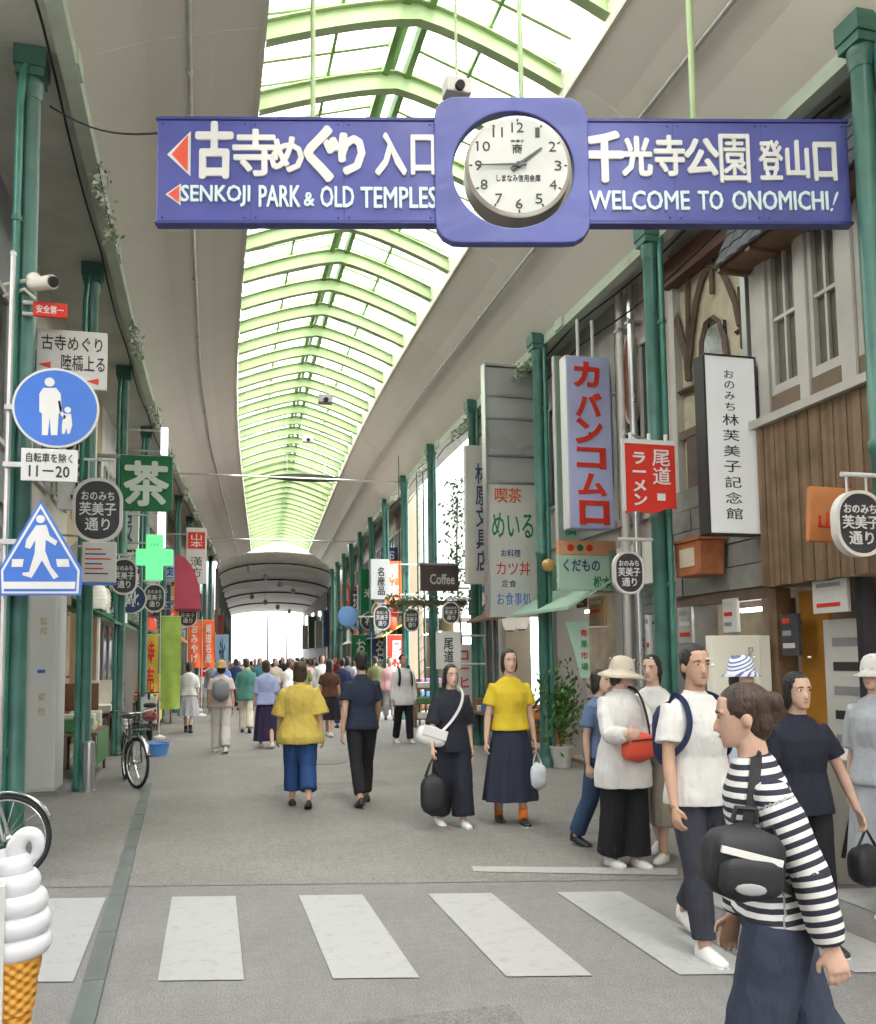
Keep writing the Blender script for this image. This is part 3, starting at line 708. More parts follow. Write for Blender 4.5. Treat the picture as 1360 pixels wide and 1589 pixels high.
# ---- right row hanging signs
t, w, h = slab_sign('bag_shop_sign', 'tall lavender box sign with big red katakana', 'sign', (877, 556, 945, 821), 10.9, .22, M_lav, M_whiteS, .02)
for ch, y0, y1, x0, x1 in (('カ', 565, 605, 887, 928), ('バ', 613, 650, 889, 930), ('ン', 652, 692, 888, 930), ('コ', 697, 730, 889, 934), ('ム', 737, 772, 890, 934), ('ロ', 778, 815, 891, 937)):
    cw = (x1 - x0) / 68 * w; ch_ = (y1 - y0) / 265 * h
    text(ch, t, M_redltr, cw, ch_, (((x0 + x1) / 2 - 911) / 68 * w, -.1105, -((y0 + y1) / 2 - 688.5) / 265 * h), .012, .035)
text('・', t, M_navy, .06, .06, (0, -.1105, -(677 - 688.5) / 265 * h), .006, .02)
for x in (-.1, .12): MB().cyl((x, 0, h / 2), (x, 0, h / 2 + .55), .025, 8).build('hanger', M_offw, t)
MB().cyl((w / 2, 0, h * .3), (5.5 - t.location.x, 0, h * .3), .025, 8).build('bracket', M_galv, t)
t, w, h = slab_sign('pale_green_sign', 'long pale green upright sign behind the lavender box sign', 'sign', (862, 553, 894, 846), 12.0, .10, M_pgreen, M_offw, .01, arm=5.5)
text('八百屋青果店', t, M_greenltr, w * .6, h * .9, (w * .1, -.0505, 0), .008, .03, vertical=True)
t, w, h = slab_sign('fruit_shop_sign', 'mint fruit shop sign with an orange strip on top', 'sign', (866, 862, 957, 916), 11.2, .10, M_mint, None, .01, arm=5.5)
bxp('orange_strip', mat('salmon_strip', hexc('#cf9a72'), .55, .08), t, -w / 2, -.05, h / 2 + .002, w / 2, .05, h / 2 + .2)
text('くだもの', t, M_navy, w * .62, h * .36, (-w * .12, -.0505, h * .2), .006, .02)
text('松本', t, M_greenltr, w * .3, h * .34, (w * .22, -.0505, -h * .27), .006, .02)
for k in range(3): MB().ell((-w * .3 + w * .16 * k, -.052, h / 2 + .1), (.05, .006, .05), 10, 6).build('fruit_mark', M_greenltr if k == 1 else M_redltr, t)
c, w, h = rect_px(880, 965, 913, 1052, 11.4)
dg = thing('slanted_green_sign', 'slanted pale green hanging sign with dark marks under the fruit sign', 'sign', c, R(-20))
MB().prism([(-w / 2, h / 2), (w / 2, h / 2), (w / 2, -h / 2), (w * .1, -h / 2), (-w * .1, -h * .1)][::-1], -.03, .03).build('board', M_mint, dg)
for k in range(4): text('青果市場'[k], dg, M_greenltr if k % 2 else M_redltr, w * .3, h * .13, (w * .28, -.0305, h * (.3 - .2 * k)), .004, .02)
MB().cyl((w / 2, 0, h * .4), (5.5 - c.x, 0, h * .4), .015, 8).build('bracket', M_galv, dg)
# ramen banner
c, w, h = rect_px(970, 690, 1048, 798, 8.45); rm = thing('ramen_banner', 'red hanging noodle shop banner with white lettering', 'banner', c)
mb = MB(); nx = 10; vs = []
for yy in (-.01, .01):
    for j, (zt) in enumerate((h / 2, -h / 2)):
        for i in range(nx + 1):
            f = i / nx; x = -w / 2 + w * f
            vs.append((x, yy, zt + (0 if j == 0 else .06 * f + .02 * math.sin(f * 9))))
n_ = nx + 1; fs = []
for i in range(nx): fs += [(i, n_ + i, n_ + i + 1, i + 1), (2 * n_ + i + 1, 3 * n_ + i + 1, 3 * n_ + i, 2 * n_ + i), (i, i + 1, 2 * n_ + i + 1, 2 * n_ + i), (n_ + i, 3 * n_ + i, 3 * n_ + i + 1, n_ + i + 1)]
mb.add(vs, fs); mb.build('cloth', M_signred, rm)
bxp('top_rail', M_whiteS, rm, -w / 2 - .03, -.02, h / 2 + .001, w / 2, .02, h / 2 + .05)
bxp('side_rail', M_whiteS, rm, -w / 2 - .03, -.02, -h / 2 + .03, -w / 2 - .001, .02, h / 2)
for x in (-.22, 0, .2): MB().cyl((x, 0, h / 2 + .05), (x, 0, h / 2 + .12), .022, 8).build('clip', M_whiteS, rm)
text('ラーメン', rm, M_ltr, w * .27, h * .76, (-w * .22, -.0125, 0), .004, .03, vertical=True)
text('尾道', rm, M_ltr, w * .36, h * .5, (w * .22, -.0125, h * .18), .004, .008, vertical=True)
bxp('seal_mark', M_ltr, rm, w * .12, -.014, -h * .3, w * .28, -.011, -h * .2)
MB().cyl((-w / 2, 0, h / 2 + .12), (4.95 - c.x, .35, h / 2 + .12), .014, 8).build('bracket', M_galv, rm)
# museum light box
t, w, h = slab_sign('museum_sign', 'tall white lit museum sign with black brush characters in a dark frame', 'light box', (1092, 557, 1168, 828), 7.7, .17, mat('museum_white', (.62, .63, .62), .35, .02, emit=.03), M_steel, .006)
for a0, b0, a1, b1 in ((-w / 2 - .012, -h / 2 - .012, w / 2 + .012, -h / 2), (-w / 2 - .012, h / 2, w / 2 + .012, h / 2 + .015), (w / 2, -h / 2, w / 2 + .014, h / 2), (-w / 2 - .03, -h / 2, -w / 2 - .008, h / 2)):
    bxp('frame_bar', M_black, t, a0, -.095, b0, a1, .08, b1)
yy = h * .43
for i, ch in enumerate('おのみち林芙美子記念館'):
    s_ = .062 if i < 4 else .088
    yy -= h * s_ / 2; text(ch, t, M_black, w * (.2 if i < 4 else .33), h * s_ * .72, (-w * .03, -.0855, yy), .004, .002 if i > 3 else 0); yy -= h * s_ / 2
MB().cyl((w / 2, 0, h * .35), (5.5 - t.location.x, 0, h * .35), .025, 8).build('bracket', M_dark, t)
MB().cyl((w / 2, 0, -h * .35), (5.5 - t.location.x, 0, -h * .35), .025, 8).build('bracket', M_dark, t)
# tall grey tower sign with cafe panel
M_tgrey = mat('tower_grey', (.42, .42, .42), .3, .12, 1.5, metal=.1)
c, w, h = rect_px(755, 570, 829, 955, 13.6); tw = thing('tower_sign', 'tall grey projecting sign tower with a cafe panel at its foot', 'sign', c)
bxp('frame_post', M_steel, tw, -w / 2 - .03, -.1, -h / 2, -w / 2, .1, h / 2); bxp('frame_post', M_steel, tw, w / 2, -.1, -h / 2, w / 2 + .03, .1, h / 2)
bxp('frame_top', M_steel, tw, -w / 2 - .03, -.1, h / 2, w / 2 + .03, .1, h / 2 + .04)
zc = [h / 2, h / 2 - h * .12, h / 2 - h * .21, h / 2 - h * .36, h / 2 - h * .47]
for k in range(4):
    bxp('grey_panel', M_tgrey, tw, -w / 2 + .003, -.07, zc[k + 1] + .022, w / 2 - .003, .07, zc[k] - .022)
    bxp('cross_bar', M_steel, tw, -w / 2 + .002, -.09, zc[k + 1] - .02, w / 2 - .002, .09, zc[k + 1] + .02)
bxp('cafe_panel', M_offw, tw, -w / 2 + .003, -.08, -h / 2, w / 2 - .003, .08, zc[4] - .022)
text('喫茶', tw, M_orangeltr, w * .56, h * .06, (-w * .08, -.0805, -h * .02), .006, .008)
text('めいる', tw, M_greenltr, w * .86, h * .1, (0, -.0805, -h * .14), .006, .01)
text('お料理', tw, M_navy, w * .4, h * .03, (-w * .05, -.0805, -h * .25), .004, .01)
text('カツ丼', tw, M_redltr, w * .7, h * .055, (0, -.0805, -h * .31), .006, .0)
text('定食', tw, M_navy, w * .3, h * .03, (-w * .1, -.0805, -h * .37), .004, .0)
text('お食事処', tw, M_sblue, w * .7, h * .05, (0, -.0805, -h * .43), .004, .0)
for z in (h * .4, 0, -h * .4): MB().cyl((w / 2 + .03, 0, z), (5.5 - c.x, 0, z), .03, 8).build('bracket', M_galv, tw)
t, w, h = slab_sign('stationery_sign', 'cream upright stationery shop sign beside the grey tower', 'sign', (722, 692, 762, 906), 15.3, .14, M_offw, None, .01, arm=5.6)
text('林原文具店', t, M_navy, w * .46, h * .78, (w * .1, -.0705, -h * .02), .008, .015, vertical=True)
t, w, h = slab_sign('cafe_sign', 'dark brown wooden cafe sign against the bright gap of sky', 'sign', (653, 878, 711, 917), 17.6, .1, mat('dark_brown_board', (.07, .05, .045), .5, .2), None, .01, arm=5.4)
text('Coffee', t, M_offw, w * .66, h * .42, (w * .06, -.0505, -.02), .006, .015)
bxp('top_rail', M_bluegrey, t, -w / 2 - .02, -.07, h / 2 + .001, w / 2 + .02, .07, h / 2 + .05)
t, w, h = slab_sign('town_banner', 'small white hanging sign reading the town name, near the gap', 'sign', (677, 980, 715, 1038), 15.2, .04, M_whiteS, None, .005, arm=4.95)
text('尾道', t, M_black, w * .4, h * .66, (0, -.0205, 0), .004, .015, vertical=True)
t, w, h = slab_sign('upright_white_sign', 'small white upright sign with black characters deep in the right row', 'sign', (575, 868, 604, 930), 23.0, .14, M_whiteS, M_bluegrey, .01, arm=5.7)
text('名産品', t, M_black, w * .4, h * .7, (w * .05, -.0705, -h * .05), .006, .02, vertical=True)
c = PY(540, 957, 28); bb = thing('round_blue_sign', 'round pale blue disc sign deep in the right row', 'sign', c)
MB().tube([(0, -.07, 0), (0, -.05, 0), (0, .05, 0), (0, .07, 0)], [.3, .34, .34, .3], 28).build('disc', mat('globe_blue', hexc('#5c83b0'), .5, .12), bb, smooth=True)
MB().cyl((.33, 0, 0), (5.2 + bend(28) - c.x, 0, 0), .03, 8).build('bracket', M_galv, bb)
c = PY(851, 877, 12.2); lp = thing('pillar_lamp', 'small amber globe lamp fixed to the pillar by the fruit sign', 'lamp', c)
MB().ell((0, 0, 0), (.10, .10, .10), 16, 10).build('globe', mat('amber_glass', (.55, .33, .08), .25, .1, coat=.4), lp, smooth=True)
MB().tube([(0, .1, 0), (-.01, .2, .02)], .02, 8).build('arm', M_teal, lp)
# ================================================================ shop houses along both sides
M_dglass = mat('dark_window_glass', (.035, .04, .045), .12, .2, spec=.6)
M_sash = mat('white_sash', (.5, .48, .435), .5, .08, dirt=.2)
M_alu = mat('aluminium_frame', (.4, .4, .4), .35, .1, metal=.6)
WALLS = {k: mat('wall_' + k, c, .8, .12, 1.2, .15, 60, dirt=.3) for k, c in dict(cream=(.5, .46, .38), grey=(.36, .35, .33), brown=(.2, .145, .10), pink=(.48, .40, .36), white=(.6, .59, .56), slate=(.27, .275, .28), ochre=(.42, .33, .2)).items()}
M_shut = mat('shutter_grey', (.36, .40, .40), .45, .12, metal=.3, dirt=.2)
M_inner = mat('shop_interior', (.42, .36, .27), .8, .3, 2)
M_tube = mat('shop_tube_light', (1, .96, .88), .5, 0, emit=3.0)
FAS = [mat('fascia_%d' % i, hexc(h_), .5, .1, 2, dirt=.15) for i, h_ in enumerate(('#2d5d4a', '#8a3a30', '#c9c2b0', '#39506f', '#b98d3c', '#6d5443', '#d8d5cc', '#2e2c2d', '#a94f2d', '#5e7f6a'))]
GOODS = [mat('goods_%d' % i, hexc(h_), .5, .15, 6) for i, h_ in enumerate(('#c84a36', '#e0c05a', '#4f7f4a', '#4a6fa5', '#d8d2c4', '#8a5a8a', '#d98a4a', '#70503a'))]
def lbox(side, xa, ya, za, xb, yb, zb):       # local: x = depth behind the facade line, y along the street
    s = -1 if side == 'left' else 1
    return (min(s * xa, s * xb), ya, za, max(s * xa, s * xb), yb, zb)
def shop(side, y0, y1, wall, label, H=7.6, kind='open', fas=0, word='', nwin=2, awn=None, seed=0, fx=None, dep=4.0):
    rg = random.Random(seed * 17 + 3); ym = (y0 + y1) / 2; W = y1 - y0 - .03; h2 = W / 2
    X = (fx if fx is not None else (-2.2 if side == 'left' else 5.55)) + bend(ym)
    t = thing('shop_house', label, 'building', (X, ym, 0), bend_a(ym))
    B = lambda n, m, *a, par=t, **k: bxp(n, m, par, *lbox(side, *a), **k)
    B('wall', wall, 0, -h2, 3.1, dep, h2, H)
    B('pier', wall, 0, -h2, 0, .5, -h2 + .22, 3.098); B('pier', wall, 0, h2 - .22, 0, .5, h2, 3.098)
    dp = min(2.6, dep - .1); B('back_wall', M_inner, dp, -h2, .0, dp + .1, h2, 3.098); B('shop_floor', M_inner, .05, -h2, 0, dp, h2, .05)
    fb = B('fascia_board', FAS[fas], -.10, -h2 + .06, 2.55, .2, h2 - .06, 3.095)
    if word:
        sx = -1 if side == 'left' else 1
        o = text(word, t, M_ltr if fas not in (2, 6) else M_black, W * .6, .3, (sx * -.1005, 0, 2.82), .01, .02); o.rotation_euler.z = R(90 if side == 'left' else -90)
    for k in range(nwin):
        yc = -h2 + W * (k + .5) / nwin; ww = min(.62, W / nwin * .36)
        fr = B('window', M_dglass, -.005, yc - ww, 4.1, .06, yc + ww, 5.7)
        for q0, q1 in ((4.04, 4.1), (5.7, 5.77)): B('window_rail', M_alu if seed % 2 else M_sash, -.05, yc - ww - .05, q0, .03, yc + ww + .05, q1, par=t)
        for dy in (-ww - .03, 0, ww + .03): B('window_mullion', M_alu if seed % 2 else M_sash, -.04, yc + dy - .025, 4.1, .03, yc + dy + .025, 5.7)
    B('string_course', wall, -.05, -h2, 3.4, .0, h2, 3.5)
    if awn is not None:
        s = -1 if side == 'left' else 1
        mb = MB(); mb.loft([[(s * -.09, y, 2.7), (s * -.09, y, 2.66), (s * -.75, y, 2.28), (s * -.75, y, 2.32)] for y in (-h2 + .1, h2 - .1)]); mb.build('awning', awn, t)
    if kind == 'shutter':
        n = 22
        me = MB().box(*lbox(side, .06, -h2 + .23, 0, .10, h2 - .23, 2.54 / n - .012)).mesh('shutter_slat', M_shut)
        for k in range(n): piece('shutter_slat', me, t, (0, 0, 2.54 / n * k))
    elif kind == 'glass':
        n = max(3, int(W / .9)); yy = [-h2 + .22 + (W - .44) * k / n for k in range(n + 1)]
        for k in range(n + 1): B('door_frame', M_alu, .05, yy[k] - .03, .05, .13, yy[k] + .03, 2.5)
        for k in range(n): B('pane', M_dglass, .08, yy[k] + .035, .12, .095, yy[k + 1] - .035, 2.45)
        B('kick_board', M_alu, .06, -h2 + .23, .05, .13, h2 - .23, .118)
    else:
        B('tube_light', M_tube, 1.1, -h2 * .6, 2.42, 1.16, h2 * .6, 2.46)
        for lv in range(3):
            B('display_shelf', M_wood, .5 + .35 * lv, -h2 + .3, .5 + .38 * lv, .9 + .35 * lv, h2 - .3, .54 + .38 * lv)
    return t
def goods(side, X, y0, y1, z0, n, label, group):
    for k in range(n):
        y = y0 + (y1 - y0) * (k + .5) / n; w = (y1 - y0) / n * .42; hgt = RNG.uniform(.12, .3)
        c = thing('goods_crate', label % ORD[k], 'crate', (X + bend(y), y, z0), RNG.uniform(-.1, .1), group)
        m = GOODS[RNG.randrange(8)]
        bxp('crate_body', m, c, -.22, -w, 0, .22, w, hgt, bevel=.01)
        bxp('crate_rim', M_wood, c, -.235, -w - .012, hgt + .001, .235, w + .012, hgt + .02)
# left row
LY = [7.35, 11.75, 15.3, 19.2, 23.0, 27.2, 31.5, 36, 41, 47.2]
LSPEC = [('slate', 'glass', 7, '古書', None, 'dark slate shop house behind the near left pillar'),
         ('cream', 'shutter', 5, '', None, 'cream shop house with a closed shutter behind the white upright box'),
         ('ochre', 'open', 0, '茶舗', MATS['sign_green'], 'ochre shop house with green awning at the tea sign'),
         ('white', 'glass', 6, '薬局', None, 'white shop house at the pharmacy cross'),
         ('grey', 'open', 9, '衣料', GOODS[2], 'grey shop house behind the lime banner'),
         ('pink', 'open', 1, '菓子', GOODS[0], 'pinkish shop house behind the red awning'),
         ('brown', 'open', 8, '名産', GOODS[6], 'brown shop house behind the orange banners'),
         ('cream', 'glass', 3, '時計', None, 'cream shop house far down the left row with navy fascia'),
         ('grey', 'open', 2, '', None, 'last grey shop house at the far left end')]
for i, (wk, kd, fa, wd, aw_, lb) in enumerate(LSPEC): shop('left', LY[i], LY[i + 1], WALLS[wk], lb, kind=kd, fas=fa, word=wd, awn=aw_, seed=i)
# right row beyond the corner houses
RSPEC = [(9.45, 11.0, 'pink', 'shutter', 6, '', None, 1, 'narrow pinkish shop house with a red oval and closed shutter'),
         (11.0, 13.6, 'grey', 'open', 9, '青果', M_mint, 2, 'grey fruit shop house behind the fruit sign'),
         (13.6, 16.2, 'cream', 'open', 5, '喫茶', GOODS[7], 2, 'cream shop house behind the grey sign tower'),
         (16.2, 18.3, 'white', 'glass', 3, '文具', None, 1, 'white shop house behind the stationery sign'),
         (26.3, 28.4, 'brown', 'open', 0, '名産', GOODS[1], 2, 'brown shop house just past the bright gap'),
         (28.4, 31.5, 'cream', 'open', 3, '海産', GOODS[3], 2, 'cream shop house at the round pale blue sign'),
         (31.5, 36, 'slate', 'glass', 1, '衣料', None, 2, 'slate shop house far down the right row'),
         (36, 41, 'white', 'open', 8, '', GOODS[4], 3, 'white shop house far down the right row with rust fascia'),
         (41, 47.2, 'brown', 'open', 2, '', None, 3, 'last brown shop house at the far right end')]
for i, (a, b, wk, kd, fa, wd, aw_, nw, lb) in enumerate(RSPEC): shop('right', a, b, WALLS[wk], lb, kind=kd, fas=fa, word=wd, awn=aw_, nwin=nw, seed=20 + i, dep=.45 if 23 < a < 31 else 4.0)
# red oval ornament on the narrow pink house
o = thing('red_oval_plaque', 'upright dark red oval plaque on the narrow pinkish house', 'plaque', (5.49, 10.4, 5.3), R(-90))
MB().prism(circ(0, 0, .14, 28, .55), -.03, .05).build('plaque_body', mat('plaque_red', (.24, .09, .075), .5, .15), o)
MB().ringplate(circ(0, 0, .175, 28, .6), circ(0, 0, .14, 28, .55), -.045, .05).build('rim', WALLS['pink'], o)
# downpipes and rails on the narrow house
for k, (px, m) in enumerate(((985, M_steel), (968, M_offw))):
    p = PX(px, 700, 5.42); d = thing('downpipe', ['steel downpipe on the narrow pinkish house', 'off-white downpipe beside the steel one on the narrow pinkish house'][k], 'pipe', (5.42, p.y, 0))
    MB().tube([(0, 0, .02), (0, 0, 6.55)], .05, 10).build('pipe', m, d, smooth=40)
    for z in (1.2, 2.8, 4.4, 6.0): bxp('clip', M_alu, d, -.06, -.06, z, .12, .06, z + .04)

# ---- house with sash windows and brown plank wall (right corner)
XF = 5.5
def fy(px, py=700, X=XF): return PX(px, py, X).y
def fz(px, py, X=XF): return PX(px, py, X).z
hA = thing('sash_window_house', 'weathered house with tall white sash windows over a brown plank wall', 'building', (XF, 0, 0))
ya, yb = 3.6, fy(1192)
A = lambda n, m, x0, y0, z0, x1, y1, z1, par=hA, **k: bxp(n, m, par, x0, y0, z0, x1, y1, z1, **k)
A('wall', WALLS['white'], .1, ya, 3.95, 4, yb, 7.5)
A('wall', WALLS['brown'], .6, ya, 0, .7, yb, 2.3)
A('floor_band', WALLS['brown'], .0, ya, 2.3, 4, yb, 2.4)
A('shop_floor', M_inner, .05, ya, 0, .6, yb, .04)
M_plank = mat('brown_plank', (.20, .128, .073), .6, .25, 4, .2, 70)
M_plank2 = mat('brown_plank_dark', (.155, .098, .056), .6, .25, 4, .2, 70)
yy = ya; k = 0; PXD = -.14
while yy < yb - .02:
    w = .056 + .010 * math.sin(k * 2.3); y2 = min(yy + w, yb)
    A('plank', M_plank if (k * 7) % 5 < 3 else M_plank2, PXD + .004 * (k % 3), yy, 2.3 + .006 * math.sin(k), .09, y2 - .006, 3.88 + .004 * math.cos(k * 3)); yy = y2; k += 1
A('ledge', M_sash, -.2, ya, 3.89, .1, yb + .02, 3.97)
for px0, px1 in ((1190, 1206), (1255, 1270), (1322, 1345)):
    A('pilaster', M_sash, -.06, fy(px1), 3.975, .1, fy(px0), 5.85)
A('pilaster', M_sash, -.06, 4.6, 3.975, .1, 4.75, 5.85)
A('head_beam', M_sash, -.08, ya, 5.852, .1, yb, 6.0)
def sash(y0, y1, z0, z1):
    wn = A('window', mat('dusty_window_glass', (.15, .14, .115), .2, .2, 4, spec=.5), .03, y0, z0, .06, y1, z1)  # grey-beige glass, paler than the other windows
    fw = .055
    for a in ((y0, z0, y0 + fw, z1), (y1 - fw, z0, y1, z1), (y0 + fw, z0, y1 - fw, z0 + .09), (y0 + fw, z1 - .07, y1 - fw, z1)):
        A('sash_frame', M_sash, -.03, a[0], a[1], .028, a[2], a[3])
    zm = (z0 + z1) / 2; ym_ = (y0 + y1) / 2
    A('muntin', M_sash, -.015, y0 + fw, zm - .018, .027, y1 - fw, zm + .018); A('muntin', M_sash, -.012, ym_ - .015, z0 + .09, .026, ym_ + .015, zm - .019); A('muntin', M_sash, -.012, ym_ - .015, zm + .019, .026, ym_ + .015, z1 - .07)
    A('sill_panel', WALLS['brown'], -.035, y0, z0 - .16, .05, y1, z0 - .004)
sash(fy(1254), fy(1207), 4.2, 5.72); sash(fy(1321), fy(1271), 4.2, 5.72); sash(4.78, fy(1346), 4.2, 5.72)
M_tile = mat('grey_roof_tile', (.13, .14, .155), .5, .25, 5, .15, 40, dirt=.2)
A('soffit', M_wood, -.36, ya, 5.60, .1, yb + .2, 5.63)
MB().loft([[(-.36, y, 5.632), (-.02, y, 6.45), (.1, y, 6.45), (.1, y, 5.632)] for y in (ya, yb + .2)]).build('apron_core', M_wood, hA)
for j in range(7): A('rafter_end', M_timber if False else M_wood, -.40, yb + .1 - j * .5, 5.56, -.05, yb + .16 - j * .5, 5.598)
tl = MB(); n_ = 7; dx, dz = .34 / 5, .82 / 5
tl.loft([[(x_ + .02 * math.sin(math.pi * i / n_) * -1, .098 * math.cos(math.pi * i / n_), z_ + .012 * math.sin(math.pi * i / n_)) for i in range(n_ + 1)] + [(x_ + .02, -.098 + .196 * i / 3, z_) for i in range(4)] for x_, z_ in ((-.035, -.015), (dx * 1.1 - .012, dz * 1.1))])
tile_me = tl.mesh('roof_tile', M_tile)
for r_ in range(5):
    for c_ in range(24):
        y = yb + .1 - c_ * .2
        if y > ya + .1: piece('roof_tile', tile_me, hA, (-.375 + dx * r_, y, 5.64 + dz * r_))
# shop front of that house, seen behind the walkers: posts, poster panel, lamp
A('post', M_wood, -.05, fy(1212, 950), 0, .12, fy(1200, 950), 2.29)
A('ochre_panel', mat('ochre_cloth', hexc('#b07a2a'), .7, .15), .2, fy(1258, 950), .4, .24, fy(1214, 950), 2.25)
A('notice_panel', M_offw, .12, fy(1330, 1000), .55, .16, fy(1262, 1000), 1.95)
for j in range(5): A('print_line', M_black if j % 2 else M_bluegrey, .115, fy(1318, 1000), 1.7 - .22 * j, .119, fy(1275, 1000), 1.78 - .22 * j)
A('post', M_dark, -.02, fy(1345, 1000), 0, .1, fy(1334, 1000), 2.29)
A('tube_light', M_tube, .2, 4.6, 2.2, .25, 5.9, 2.24)

# ---- half-timbered museum front
hB = thing('half_timbered_house', 'cream half-timbered museum front with arched brown timbers and stone base', 'building', (XF, 0, 0))
B_ = lambda n, m, x0, y0, z0, x1, y1, z1, **k: bxp(n, m, hB, x0, y0, z0, x1, y1, z1, **k)
y0, y1 = yb + .01, 9.42
M_stucco = mat('cream_stucco', (.55, .48, .35), .9, .18, 6, .5, 25, dirt=.25)
M_timber = mat('brown_timber', (.145, .10, .075), .65, .2, 6, .15, 50)
M_stone = mat('grey_stone_block', (.24, .235, .215), .85, .18, 4, .35, 30, dirt=.25)
B_('wall', M_stucco, .1, y0, 3.35, 4, y1, 7.5)
B_('back_wall', M_inner, 1.6, y0, 0, 1.7, y1, 3.3); B_('shop_floor', M_inner, .05, y0, 0, 1.6, y1, .04)
def tbar(p, q, w=.11, d=.07):
    MB().bar((.06, p[0], p[1]), (.06, q[0], q[1]), w, d + .0, (1, 0, 0)).build('timber', M_timber, hB)
def fp(px, py): v = PX(px, py, XF); return (v.y, v.z)
def tcurve(L, w=.09):
    pts = [fp(*a) for a in L]
    mb = MB(); mb.tube([(.06, y, z) for y, z in pts], w / 2, 4, flat=.8); mb.build('timber', M_timber, hB)
tcurve([(1062, 570), (1066, 520), (1074, 465), (1083, 430), (1095, 411), (1110, 416), (1122, 440), (1134, 470), (1141, 505)])
tcurve([(1096, 375), (1096, 412), (1098, 455)], .07)
tcurve([(1041, 480), (1050, 520), (1060, 560), (1062, 590)], .1)
tcurve([(1060, 430), (1061, 500), (1061, 560)], .07)
tcurve([(1082, 575), (1083, 530), (1090, 500), (1099, 492), (1110, 500), (1117, 525), (1120, 550)], .09)
tcurve([(1142, 445), (1146, 500), (1147, 540)], .09); tcurve([(1137, 515), (1168, 495)], .09)
tcurve([(1040, 612), (1082, 596)], .1); tcurve([(1150, 400), (1150, 440)], .09)
B_('arch_window', M_dglass, .05, fy(1117, 540), 4.6, .11, fy(1086, 540), fz(1100, 505))
B_('eave_beam', mat('red_brown_beam', (.13, .06, .045), .6, .2), -.08, y0, 6.12, .1, y1, 6.42)
B_('corner_post', M_sash, -.02, y0, 3.36, .1, y0 + .16, 6.1); B_('corner_post', M_alu, -.05, y0 + .19, 3.3, .05, y0 + .27, 6.1)
B_('corner_post', M_sash, .0, y1 - .12, 3.36, .1, y1, 6.1)
B_('door_panel', M_timber, .03, fy(1088, 740), 3.36, .1, fy(1064, 740), 4.2); B_('timber', M_timber, .02, y0 + .28, 4.2, .1, y1 - .13, 4.3)
# stone base: blocks, each with its own joints
z = 2.32; r_ = 0
while z < 3.33:
    hgt = .25; y = y0 - (.0 if r_ % 2 else .22)
    while y < y1 - .02:
        w = .46; a, b = max(y, y0), min(y + w, y1)
        if b - a > .05: B_('stone_block', M_stone, -.05 - .008 * ((r_ + int(y * 10)) % 3), a + .005, z + .005, .1, b - .005, z + hgt - .005)
        y += w
    z += hgt; r_ += 1
B_('lintel', M_timber, -.03, y0, 2.2, .1, y1, 2.318)
B_('pier', M_stone, -.05, y1 - .35, 0, .3, y1, 2.199); B_('pier', WALLS['brown'], -.03, y0, 0, .25, y0 + .16, 2.199)
B_('tube_light', M_tube, .25, y0 + .25, 2.1, .3, y0 + .95, 2.14)
# small things on that front
c = PX(1092, 866, 5.3); og = thing('orange_lantern_box', 'worn terracotta coloured box lantern under the museum sign', 'lantern', (5.25, c.y, c.z), R(-90))
M_terra = mat('terracotta_box', hexc('#a5643f'), .6, .2, 8, dirt=.25)
MB().prism([(-.24, -.2), (.24, -.2), (.27, .17), (-.27, .17)], -.15, .15).build('box_body', M_terra, og, bevel=.012)
bxp('box_lid', M_terra, og, -.29, -.17, .172, .29, .17, .21)
bxp('box_window', mat('lantern_paper', (.55, .45, .36), .7, .15), og, -.15, -.156, -.1, .15, -.151, .1)
MB().cyl((0, .15, .1), (0, .30, .1), .02, 8).build('bracket', M_dark, og)
t, w, h = slab_sign('entrance_sign', 'cream lit sign with black characters at the museum entrance', 'sign', (1101, 986, 1176, 1090), 7.55, .1, mat('entrance_cream', (.62, .60, .50), .5, .03, emit=.02), None, .006)
text('林', t, M_black, w * .26, h * .2, (-w * .02, -.0505, h * .1), .004, .01)
text('記念館', t, M_bluegrey, w * .12, h * .5, (w * .3, -.0505, h * .08), .004, vertical=True)
MB().cyl((0, 0, -h / 2), (0, 0, -t.location.z), .025, 8).build('post', M_dark, t); bxp('foot', M_dark, t, -.2, -.15, -t.location.z, .2, .15, -t.location.z + .03)
t, w, h = slab_sign('narrow_entrance_sign', 'narrow cream sign beside the museum entrance sign', 'sign', (1179, 986, 1194, 1085), 7.6, .06, MATS['entrance_cream'], None, .004)
MB().cyl((0, 0, -h / 2), (0, 0, -t.location.z), .02, 8).build('post', M_dark, t); bxp('foot', M_dark, t, -.08, -.1, -t.location.z, .08, .1, -t.location.z + .03)
c, w, h = rect_px(1258, 757, 1318, 842, 5.95); od = thing('orange_board', 'tilted orange wooden board behind the nearest right oval sign', 'board', c, R(-12)); od.rotation_euler.y = R(4)
bxp('board', mat('orange_wood', hexc('#c07a45'), .6, .15, 5), od, -w / 2, -.03, -h / 2, w / 2, .03, h / 2, bevel=.01)
text('山', od, M_redltr, w * .4, h * .3, (-w * .1, -.0305, -h * .12), .004, .02)
MB().cyl((w / 2, 0, h * .4), (5.4 - c.x, .2, h * .4), .02, 8).build('bracket', M_galv, od)

# ---- unseen building lines added behind the camera and in the side street, blocking light
for nm, a_ in (('wall_left', (-6.2, -12, 0, -2.2, 3.4, 7.6)), ('wall_right', (5.6, -12, 0, 9.6, 2.6, 7.6)), ('wall_back', (-6.2, -16, 0, 9.6, -12.05, 5.2)), ('wall_left', (-14, 3.0, 0, -10, 7.5, 8)), ('wall_right', (13, 2.0, 0, 17, 6.5, 8))):
    o = bxp(nm, WALLS['cream'], None, *a_); tag(o, kind='structure')

